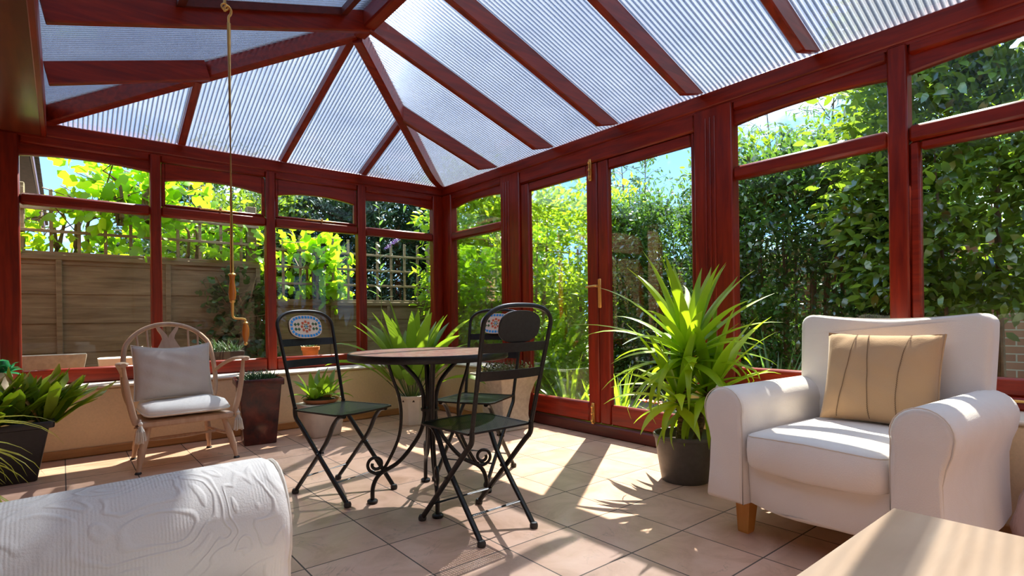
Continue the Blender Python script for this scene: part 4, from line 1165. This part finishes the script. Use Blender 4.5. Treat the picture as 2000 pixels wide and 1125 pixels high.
# ------------------------------------------------------------------ the garden
gd = MB(); gd.grid(lambda u, v: (-9 + 22 * u, -11 + 24 * v, -.10 - .0 * u), 2, 2); g = gd.build('ground', 'patio', None, False); skind(g)
gw = thing('garden_wall', 'old brick garden wall behind the hedges on the right', 'garden wall', (3.85, -4.2, -.1)); MB().box((-.11, -5, 0), (.11, 5.2, 1.75)).build('brickwork', 'brick', gw, False); MB().box((-.14, -5.0, 1.75), (.14, 5.2, 1.81), .01).build('coping', 'stone_pot', gw)
# timber fence with trellis along the back
def fence(name, x0, x1, y, zb, zt, pitch, label, posts):
    t = thing(name, label, 'fence', ((x0 + x1) / 2, y, -.1), group='timber fence along the garden'); cx = (x0 + x1) / 2
    mb = MB(); z = -.1; k = 0
    while z < zb - .02:
        h = min(.125, zb - z); mb.box((x0 - cx, -.014 + .006 * (k % 2), z + .1), (x1 - cx, .008 + .006 * (k % 2), z + h + .112), .003); z += h; k += 1
    mb.build('boards', 'fence_wood', t)
    mb = MB(); mb.box((x0 - cx, -.03, zb + .1), (x1 - cx, .03, zb + .145), .005); mb.build('capping_rail', 'fence_wood', t)
    n = max(2, int((x1 - x0) / .62))
    for i in range(n + 1):
        x = x0 - cx + .02 + (x1 - x0 - .04) * i / n; MB().box((x - .02, -.036, 0), (x + .02, -.014, zb + .1), .003).build('batten', 'fence_wood', t)
    tr = MB(); z = zb + .045
    while z < zt + .01: tr.box((x0 - cx, -.012, z + .1), (x1 - cx, .004, z + .125), .002); z += pitch
    x = x0 + .01
    while x < x1: tr.box((x - cx, .004, zb + .14), (x + .026 - cx, .02, zt + .12), .002); x += pitch
    tr.build('trellis', 'trellis_wood', t)
    for px in posts: MB().box((px - cx - .045, .02, 0), (px - cx + .045, .11, zt + .16), .006).build('post', 'fence_wood', t)
fence('garden_fence', -3.95, -1.54, 1.10, 1.44, 2.02, .185, 'weathered timber fence panel with a low trellis top outside the left windows', (-3.4, -1.6))
fence('garden_fence', -1.50, .62, 1.10, 1.06, 1.80, .180, 'lower timber fence panel with a tall trellis top outside the back corner windows', (.55,))
fence('garden_fence', .66, 3.3, 1.10, 1.30, 1.95, .180, 'shaded timber fence panel with trellis beyond the window left of the doors', (2.0,))

def shrub(name, label, cat, c, rad, n, ncl, spread, size, width, tmpl, mat, group=None, shell=.55, power=1.6, stems=5, zb=-.1, hang=0., up=.6, extra=None):
    t = thing(name, label, cat, (c[0], c[1], zb), 0, group)
    p, o = cloud(n, (0, 0, c[2] - zb), rad, ncl, spread, shell, power, .04)
    if extra: 
        k = extra(p + np.array([c[0], c[1], zb])); p, o = p[k], o[k]
    leaves('foliage', p, size, width, tmpl, mat, t, o, up, hang)
    sb = MB(); lowz = .55 if 'vine' in name or name == 'ivy' else 0
    for i in range(stems):
        a = RNG.uniform(0, 6.28); q = RNG.uniform(.3, .8)
        e = Vector((rad[0] * q * math.cos(a), rad[1] * q * math.sin(a), c[2] - zb + rad[2] * RNG.uniform(.1, .75))); b = Vector((rad[0] * .25 * math.cos(a), rad[1] * .25 * math.sin(a), max(0, c[2] - zb - rad[2]) if lowz else 0))
        m = (b + e) / 2 + Vector((0, 0, .12)) - Vector((math.cos(a), math.sin(a), 0)) * .08
        sb.tube([b, m, e], [.022, .014, .006], 6, 1, 4)
        for w in range(5):
            k = RNG.uniform(.4, 1); s = b + (e - b) * k; d = Vector(RNG.normal(size=3)) * .22; d.z = abs(d.z); sb.tube([s, s + d], .005, 4)
    sb.build('stems', 'stem', t)
    return t
H = 'leafy shrubs beyond the french doors and right hand windows'
notin = lambda P: (P[:, 0] > .16) | (P[:, 1] > .16)
def hedge(name, label, cat, lo, hi, n, ncl, size, mat, group='leafy shrubs beyond the french doors and right hand windows', tmpl=None, width=.42, up=.95, ragged=.22):
    """a dense bush filling a rounded block down to the ground, ragged on top"""
    lo, hi = np.array(lo), np.array(hi); c = (lo + hi) / 2; rad = (hi - lo) / 2
    t = thing(name, label, cat, (c[0], c[1], -.1), 0, group)
    q = RNG.uniform(-1, 1, size=(ncl, 3)); e = RNG.random(ncl)
    k = np.max(np.abs(q), axis=1, keepdims=True); q = np.where((e < .75)[:, None], q / k * RNG.uniform(.82, 1.0, (ncl, 1)), q)
    q[:, 2] *= 1 - ragged * RNG.random(ncl) * (q[:, 2] > 0); L = np.linalg.norm(q, axis=1, keepdims=True); q = np.where(L > 1.35, q * 1.35 / L, q)
    i = RNG.integers(0, ncl, n); p = q[i] * rad + RNG.normal(size=(n, 3)) * np.array([.09, .11, .10]); o = q[i] * .7 + RNG.normal(size=(n, 3)) * .35 + np.array([0, 0, .1])
    p[:, 2] += c[2] + .1; m = (p[:, 2] > .03); p, o = p[m], o[m]
    w = p + np.array([c[0], c[1], 0]); m = (w[:, 0] > .16) | (w[:, 1] > .16); p, o = p[m], o[m]
    leaves('foliage', p, size, width, tmpl or LEAF_OVAL, mat, t, o, up, 0)
    sb = MB()
    for j in range(9):
        x, y = RNG.uniform(-.6, .6, 2) * rad[:2]; z = (hi[2] + .1) * RNG.uniform(.55, .9); sb.tube([(x * .6, y * .8, 0), (x * .8, y * .9, z * .5), (x, y, z)], [.02, .013, .005], 6, 1, 3)
    sb.build('stems', 'stem', t); return t
hedge('buddleia_bush', 'bright yellow green bush crowding the left french door', 'bush', (.45, -.62, -.1), (1.75, .75, 2.55), 8500, 190, (.07, .13), 'leaf_bright', width=.36)
hedge('leafy_bush', 'bright bush behind the right half of the left french door, farther out than its neighbour', 'bush', (2.1, -.35, -.1), (3.2, 1.0, 2.6), 12000, 220, (.06, .11), 'leaf_bright')
hedge('leafy_bush', 'bright large leaved bush filling the corner window nearest the back wall', 'bush', (.3, .25, .75), (1.5, .95, 2.7), 3600, 100, (.08, .14), 'leaf_bright', width=.5)
hedge('hedge_bush', 'glossy dark hedge behind the right french door', 'hedge', (2.2, -1.9, -.1), (3.2, -.3, 2.35), 30000, 360, (.05, .095), 'leaf_hedge')
hedge('hedge_bush', 'glossy dark hedge behind the tall window right of the doors', 'hedge', (1.75, -3.6, -.1), (2.95, -1.75, 2.45), 36000, 420, (.05, .095), 'leaf_hedge')
hedge('leafy_bush', 'olive green bush over the hedge, seen in the arched upper pane right of the doors', 'bush', (2.2, -3.3, 1.95), (3.1, -1.6, 2.72), 5500, 120, (.055, .095), 'leaf_olive', width=.45, ragged=.6)
hedge('leafy_bush', 'tall bush with broad yellow green leaves outside the far right window', 'bush', (1.35, -5.2, .95), (2.6, -3.35, 3.45), 26000, 380, (.065, .115), 'leaf_olive', width=.55)
hedge('background_tree', 'dark tree mass over the garden wall, glimpsed through the far right window', 'tree', (4.3, -5.2, -.1), (5.6, -3.1, 3.6), 14000, 240, (.07, .12), 'leaf_hedge', ragged=.4)
def feather_tree(name, label, base, tops, n, size, width, mat, r):
    t = thing(name, label, 'tree', base, 0, 'slender trees above the hedge'); pts = []; sb = MB()
    for top in tops:
        top = Vector(top) - Vector(base); b = Vector((top.x * .25, top.y * .25, 0)); sb.tube([b, b * .5 + top * .5 + Vector((.03, -.03, 0)), top], [.024, .016, .006], 7, 1, 5)
        for i in range(n):
            k = RNG.uniform(.42, 1.0); s = b + (top - b) * k; L = r * (1.15 - .75 * (k - .42) / .58) * RNG.uniform(.5, 1.1); a = RNG.uniform(0, 6.28)
            e = s + Vector((math.cos(a) * L, math.sin(a) * L, L * RNG.uniform(.1, .7))); m = (s + e) / 2 + Vector((0, 0, L * .12)); sb.tube([s, m, e], [.006, .003], 4)
            for q in range(16): f = RNG.uniform(.3, 1.05); pp = s + (e - s) * f + Vector(RNG.normal(size=3)) * .03; pts.append(pp)
    sb.build('trunk', 'stem', t); leaves('foliage', np.array([tuple(p) for p in pts]), size, width, LEAF_THIN if width < .3 else LEAF_OVAL, mat, t, None, .5, .25)
feather_tree('slender_tree', 'slender twin trunked tree against the sky behind the right french door', (3.6, .35, -.1), ((3.45, .45, 3.75), (3.7, .15, 3.55)), 46, (.06, .11), .34, 'leaf_hedge', .75)
feather_tree('bamboo', 'feathery bamboo against the sky in the arched upper pane right of the doors', (3.0, -2.2, -.1), ((3.0, -1.35, 3.35), (3.0, -2.0, 3.55), (3.05, -2.75, 3.75), (2.9, -3.15, 3.7)), 36, (.06, .11), .16, 'leaf_feather', .62)

V = 'climbers and trees behind the back fence'
shrub('grape_vine', 'bright large leaved vine topping the fence outside the leftmost window', 'vine', (-2.62, 1.0, 2.02), (.46, .22, .26), 300, 36, .10, (.10, .17), .62, LEAF_LOBED, 'leaf_vine', V, .4, stems=4)
shrub('grape_vine', 'bright vine leaves hanging on the trellis behind the second window from the left', 'vine', (-2.05, 1.22, 1.74), (.55, .14, .26), 300, 50, .08, (.09, .15), .62, LEAF_LOBED, 'leaf_vine', V, .4, stems=4)
shrub('grape_vine', 'sparse vine leaves along the fence trellis behind the leftmost window', 'vine', (-3.05, 1.22, 1.74), (.50, .10, .22), 150, 40, .06, (.08, .13), .62, LEAF_LOBED, 'leaf_vine', V, .4, stems=4)
shrub('grape_vine', 'bright vine on the lower trellis behind the third window from the left', 'vine', (-1.0, 1.16, 1.42), (.42, .14, .33), 260, 44, .08, (.10, .17), .62, LEAF_LOBED, 'leaf_vine', V, .4, stems=4)
shrub('ivy', 'dark ivy climbing the fence boards behind the second window from the left', 'ivy', (-1.72, 1.0, .95), (.30, .10, .55), 420, 60, .05, (.06, .10), .7, LEAF_LOBED, 'leaf_ivy', V, .2, stems=3)
hedge('conifer', 'dark conifer behind the trellis at the back corner', 'tree', (-.85, 1.9, -.1), (1.3, 3.2, 3.0), 34000, 420, (.07, .13), 'leaf_conifer', V, width=.36, ragged=.5)
shrub('background_tree', 'dark tree top behind the bright vine outside the leftmost window', 'tree', (-1.75, 3.4, 2.05), (.95, .7, 1.15), 9000, 170, .12, (.06, .10), .45, LEAF_OVAL, 'leaf_hedge', V, .6, 1.3)
hedge('background_tree', 'mid green tree behind the trellis of the third window from the left', 'tree', (-2.0, 2.0, -.1), (-.75, 3.0, 2.6), 18000, 220, (.06, .11), 'leaf_olive', V, width=.45, ragged=.5)
hedge('background_tree', 'shaded tree standing behind the bush in the corner window nearest the back wall', 'tree', (1.35, 1.7, -.1), (3.5, 3.2, 2.9), 26000, 340, (.06, .10), 'leaf_hedge', V, ragged=.5)
hedge('hedge_bush', 'dark hedge far beyond the back fence, glimpsed between the trees and through the trellis', 'hedge', (-2.6, 4.0, -.1), (2.6, 5.0, 2.3), 16000, 260, (.10, .17), 'leaf_conifer', V, ragged=.4)
# a sprig with a purple flower spike looking in at the corner
def sprig(loc, h, label):
    t = thing('buddleia_sprig', label, 'flower sprig', loc); sb = MB(); sb.tube([(0, 0, 0), (.01, 0, h * .5), (0, .01, h)], [.006, .003], 6, 1, 4); sb.build('stem', 'green_stem', t)
    mb = MB()
    for i in range(18):
        z = h * (.52 + .48 * i / 18); az = (i % 2) * PI + (i // 2) * 1.57; mb.blade((0, 0, z), az, .75, .17 * (1.1 - .6 * i / 18), .032, 1.1, 7, .15, 'lance')
    mb.build('foliage', 'leaf_feather', t, True, fix=False, ang=None)
    d = np.column_stack([RNG.normal(size=260) * .016, RNG.normal(size=260) * .016, RNG.uniform(0, .15, 260)]); d = d * np.array([1, 1, 1]) + np.array([.07, .0, h * .78]); d[:, 0] += (d[:, 2] - h * .78) * 1.2
    leaves('flower_spike', d, (.008, .016), .7, LEAF_OVAL, 'purple_petal', t)
sprig((-.42, .62, -.1), 2.28, 'tall leafy sprig with a purple flower spike behind the corner window')
# strappy plants and a lily at the foot of the doors
def strap(loc, n, L, w, label, mat='leaf_bright', el0=1.5, spread=.8):
    t = thing('iris_clump', label, 'plant', loc, group='strappy plants at the foot of the doors'); mb = MB()
    for i in range(n):
        az = i * 2.39996; k = i / n; mb.blade((.05 * k * math.cos(az), .05 * k * math.sin(az), 0), az, el0 - spread * k, L * RNG.uniform(.7, 1.1), w, .3 + 1.0 * k * RNG.random(), 8, .15)
    loc2 = Vector(loc); mb.v = [(max(x, .11 - loc2.x), y, max(z, .004)) for x, y, z in mb.v]
    mb.build('foliage', mat, t, True, fix=False, ang=None)
strap((.60, -1.25, -.1), 26, .68, .034, 'upright bright strappy clump behind the glass of the left door')
strap((.55, -1.62, -.1), 16, .50, .040, 'low bright strappy clump just left of where the doors meet')
strap((.62, -1.86, -.1), 30, .62, .030, 'bright strappy clump just right of where the doors meet')
strap((.75, -2.45, -.1), 34, .55, .022, 'low grassy clump behind the yucca outside the right door', 'leaf_feather', 1.2, 1.0)
strap((1.15, -2.95, -.1), 46, .95, .035, 'dark strappy clump at the foot of the window right of the doors', 'leaf_feather', 1.5, .9)
def lily(loc):
    t = thing('orange_lily', 'orange lily flowering outside the right french door beside the yucca', 'flower', loc); sb = MB(); mb = MB(); pt = MB()
    sb.tube([(0, 0, 0), (0, .01, .28)], .004, 6); sb.build('stem', 'green_stem', t)
    for i in range(10): mb.blade((0, 0, .02 + .02 * i), i * 2.4, .7, .22, .018, 1.2, 6, .15)
    mb.build('foliage', 'leaf_bright', t, True, fix=False, ang=None)
    for j, (x, y, z) in enumerate(((0, 0, .28), (.05, -.05, .26), (-.04, .05, .29))):
        for i in range(6): pt.blade((x, y, z), i * 1.047 + j, .75, .075, .026, 1.6, 6, .15, 'lance')
    pt.build('petals', 'orange_petal', t, True, fix=False, ang=None)
lily((.45, -2.33, -.07))
# timber staging with pots outside the left windows
t = thing('potting_bench', 'weathered timber staging outside the left windows', 'bench', (-2.46, .33, -.1))
for i in range(3): MB().box((-.97, -.13 + .09 * i, .60), (.97, -.05 + .09 * i, .625), .004).build('plank', 'fence_wood', t)
for x in (-.9, 0, .9):
    MB().box((x - .03, -.12, 0), (x + .03, -.06, .6), .004).build('leg', 'fence_wood', t); MB().box((x - .03, .06, 0), (x + .03, .12, .6), .004).build('leg', 'fence_wood', t)
def outpot(name, label, loc, parts):
    t = thing(name, label, 'pot', loc, group='pots outside the left windows')
    for nm, mb, m in parts: mb.build(nm, m, t, True, ang=40)
    return t
ZB = .5255
outpot('stone_trough', 'pale rectangular stone trough outside the leftmost window', (-3.17, .34, ZB), [('body', MB().sqpot([(.001, 0), (.075, 0), (.085, .13), (.085, .145), (.07, .145), (.001, .13)], 0, 2.2, .1), 'stone_pot')])
outpot('stone_trough', 'small pale stone block pot outside the leftmost window', (-2.80, .35, ZB), [('body', MB().sqpot([(.001, 0), (.08, 0), (.088, .10), (.075, .105), (.001, .09)], 0, 1.3, .1), 'white_pot')])
outpot('clay_pipe', 'grey stone cylinder leaning outside the leftmost window', (-2.60, .36, ZB), [('body', MB().tube([(0, 0, 0.03), (-.06, 0, .17)], .042, 18), 'grey_stone')])
bt = outpot('black_trough', 'black trough of grassy plants outside the second window from the left', (-2.03, .33, ZB), [('body', MB().sqpot([(.001, 0), (.055, 0), (.066, .10), (.066, .115), (.055, .115), (.001, .1)], 0, 2.2, .1), 'black_plastic')])
mb = MB()
for i in range(90): mb.blade((RNG.uniform(-.11, .11), RNG.uniform(-.03, .03), .10), RNG.uniform(0, 6.28), RNG.uniform(.7, 1.5), RNG.uniform(.08, .17), .007, .7, 5, .2)
mb.build('foliage', 'leaf_succulent', bt, True, fix=False, ang=None)
t = thing('side_table', 'small timber plant stand outside the third window from the left', 'plant stand', (-1.31, .30, -.1))
MB().box((-.14, -.13, .575), (.14, .13, .60), .004).build('top', 'fence_wood', t)
for x in (-.1, .1):
    for y in (-.1, .1): MB().box((x - .02, y - .02, 0), (x + .02, y + .02, .575), .003).build('leg', 'fence_wood', t)
ot = thing('plant_pot', 'orange terracotta pot outside the window behind the left bistro chair', 'pot', (-1.302, .30, .5005), group='pots outside the left windows')
MB().lathe([(0, 0), (.055, 0), (.075, .115), (.083, .118), (.084, .15), (.078, .152), (.07, .14), (0, .13)], 24).build('body', 'terracotta', ot)
mb = MB()
for i in range(40): mb.blade((RNG.uniform(-.04, .04), RNG.uniform(-.04, .04), .13), RNG.uniform(0, 6.28), RNG.uniform(.6, 1.4), RNG.uniform(.06, .13), .010, .8, 5, .2)
mb.build('foliage', 'leaf_succulent', ot, True, fix=False, ang=None)
# the eaves of the house wing running on beyond the left window
t = thing('house_roof', 'dark tiled roof edge of the house seen through the top of the leftmost window', 'roof', (-3.3, 2.2, 2.9))
mb = MB()
for k in range(26):
    y = k * .30
    for j in range(5): x = -.02 - .26 * j; mb.box((x - .27, y + .006, .03 + .12 * j + .015), (x, y + .294, .06 + .12 * j + .015), .006)
mb.build('tiles', 'slate', t)
MB().box((-.09, 0, -.09), (-.065, 7.8, .045), .004).build('fascia', 'dark_wood', t); MB().box((-1.4, 0, -.10), (-.09, 7.8, -.085), .004).build('soffit', 'slate', t)
MB().box((-5.7, -2.0, -3), (-.72, 7.8, -.1), .004).build('house_wall', 'brick', t)
SKY, SUNE, EXPO = 1.75, 9.5, 1.35

# ------------------------------------------------------------------ light and camera
w = bpy.data.worlds.new('sky'); bpy.context.scene.world = w; w.use_nodes = True
a = N.__new__(N); a.t = w.node_tree; a.t.nodes.clear(); a.out = a.t.nodes.new('ShaderNodeOutputWorld')
tc = a.n('TexCoord'); sp = a.n('SeparateXYZ'); a.t.links.new(tc.outputs['Generated'], sp.inputs[0])
mp = a.n('Mapping'); a.t.links.new(tc.outputs['Generated'], mp.inputs[0]); mp.inputs['Scale'].default_value = (1, 1, 1.9); mp.inputs['Location'].default_value = (.35, .1, .2)
cl = a.noise(mp.outputs[0], 2.6, 7, .58, .25)
cl = a.math('ADD', cl, a.math('MULTIPLY', a.math('SUBTRACT', sp.outputs[2], .4), .12))
cl = a.ramp(cl, [(.47, (0, 0, 0)), (.62, (1, 1, 1))])
sky = a.ramp(sp.outputs[2], [(0.0, (.22, .39, .68)), (.30, (.12, .29, .66)), (1.0, (.20, .38, .76))])
col = a.mix(a.math('MULTIPLY', cl, .9), sky, (.86, .90, .96))
col = a.mix(a.math('LESS_THAN', sp.outputs[2], -.01), col, (.16, .15, .10))
bg = a.n('Background', Color=col, Strength=SKY)
a.t.links.new(bg.outputs[0], a.out.inputs[0])
sl = bpy.data.lights.new('sun', 'SUN'); sl.energy = SUNE; sl.angle = R(.6); sl.color = (1, .92, .81)
so = bpy.data.objects.new('sun', sl); C.objects.link(so); so.rotation_euler = SUN.to_track_quat('Z', 'Y').to_euler(); so.location = SUN * 20

cd = bpy.data.cameras.new('camera'); cam = bpy.data.objects.new('camera', cd); C.objects.link(cam)
f, yaw, roll, y0 = 1071.916, .6870520671, -.01316287, 620.532
fwd = Vector((math.sin(yaw), math.cos(yaw), 0)); rt = Vector((math.cos(yaw), -math.sin(yaw), 0)); up = Vector((0, 0, 1))
rr = rt * math.cos(roll) + up * math.sin(roll); uu = up * math.cos(roll) - rt * math.sin(roll)
m = Matrix((rr, uu, -fwd)).transposed().to_4x4(); m.translation = (-3.125953, -4.948775, .9)
cam.matrix_world = m
cd.sensor_fit = 'HORIZONTAL'; cd.sensor_width = 36; cd.lens = f * 36 / 2000; cd.shift_y = (y0 - 562.5) / 2000; cd.clip_start = .02
sc = bpy.context.scene; sc.camera = cam
vs = sc.view_settings; vs.view_transform = 'Standard'; vs.look = 'None'; vs.gamma = 1; vs.use_curve_mapping = False; vs.exposure = EXPO
cy = sc.cycles; cy.max_bounces = 10; cy.diffuse_bounces = 5; cy.glossy_bounces = 4; cy.transmission_bounces = 4; cy.transparent_max_bounces = 24
cy.sample_clamp_indirect = 6; cy.caustics_reflective = False; cy.caustics_refractive = False; cy.use_denoising = True
bpy.context.view_layer.update()
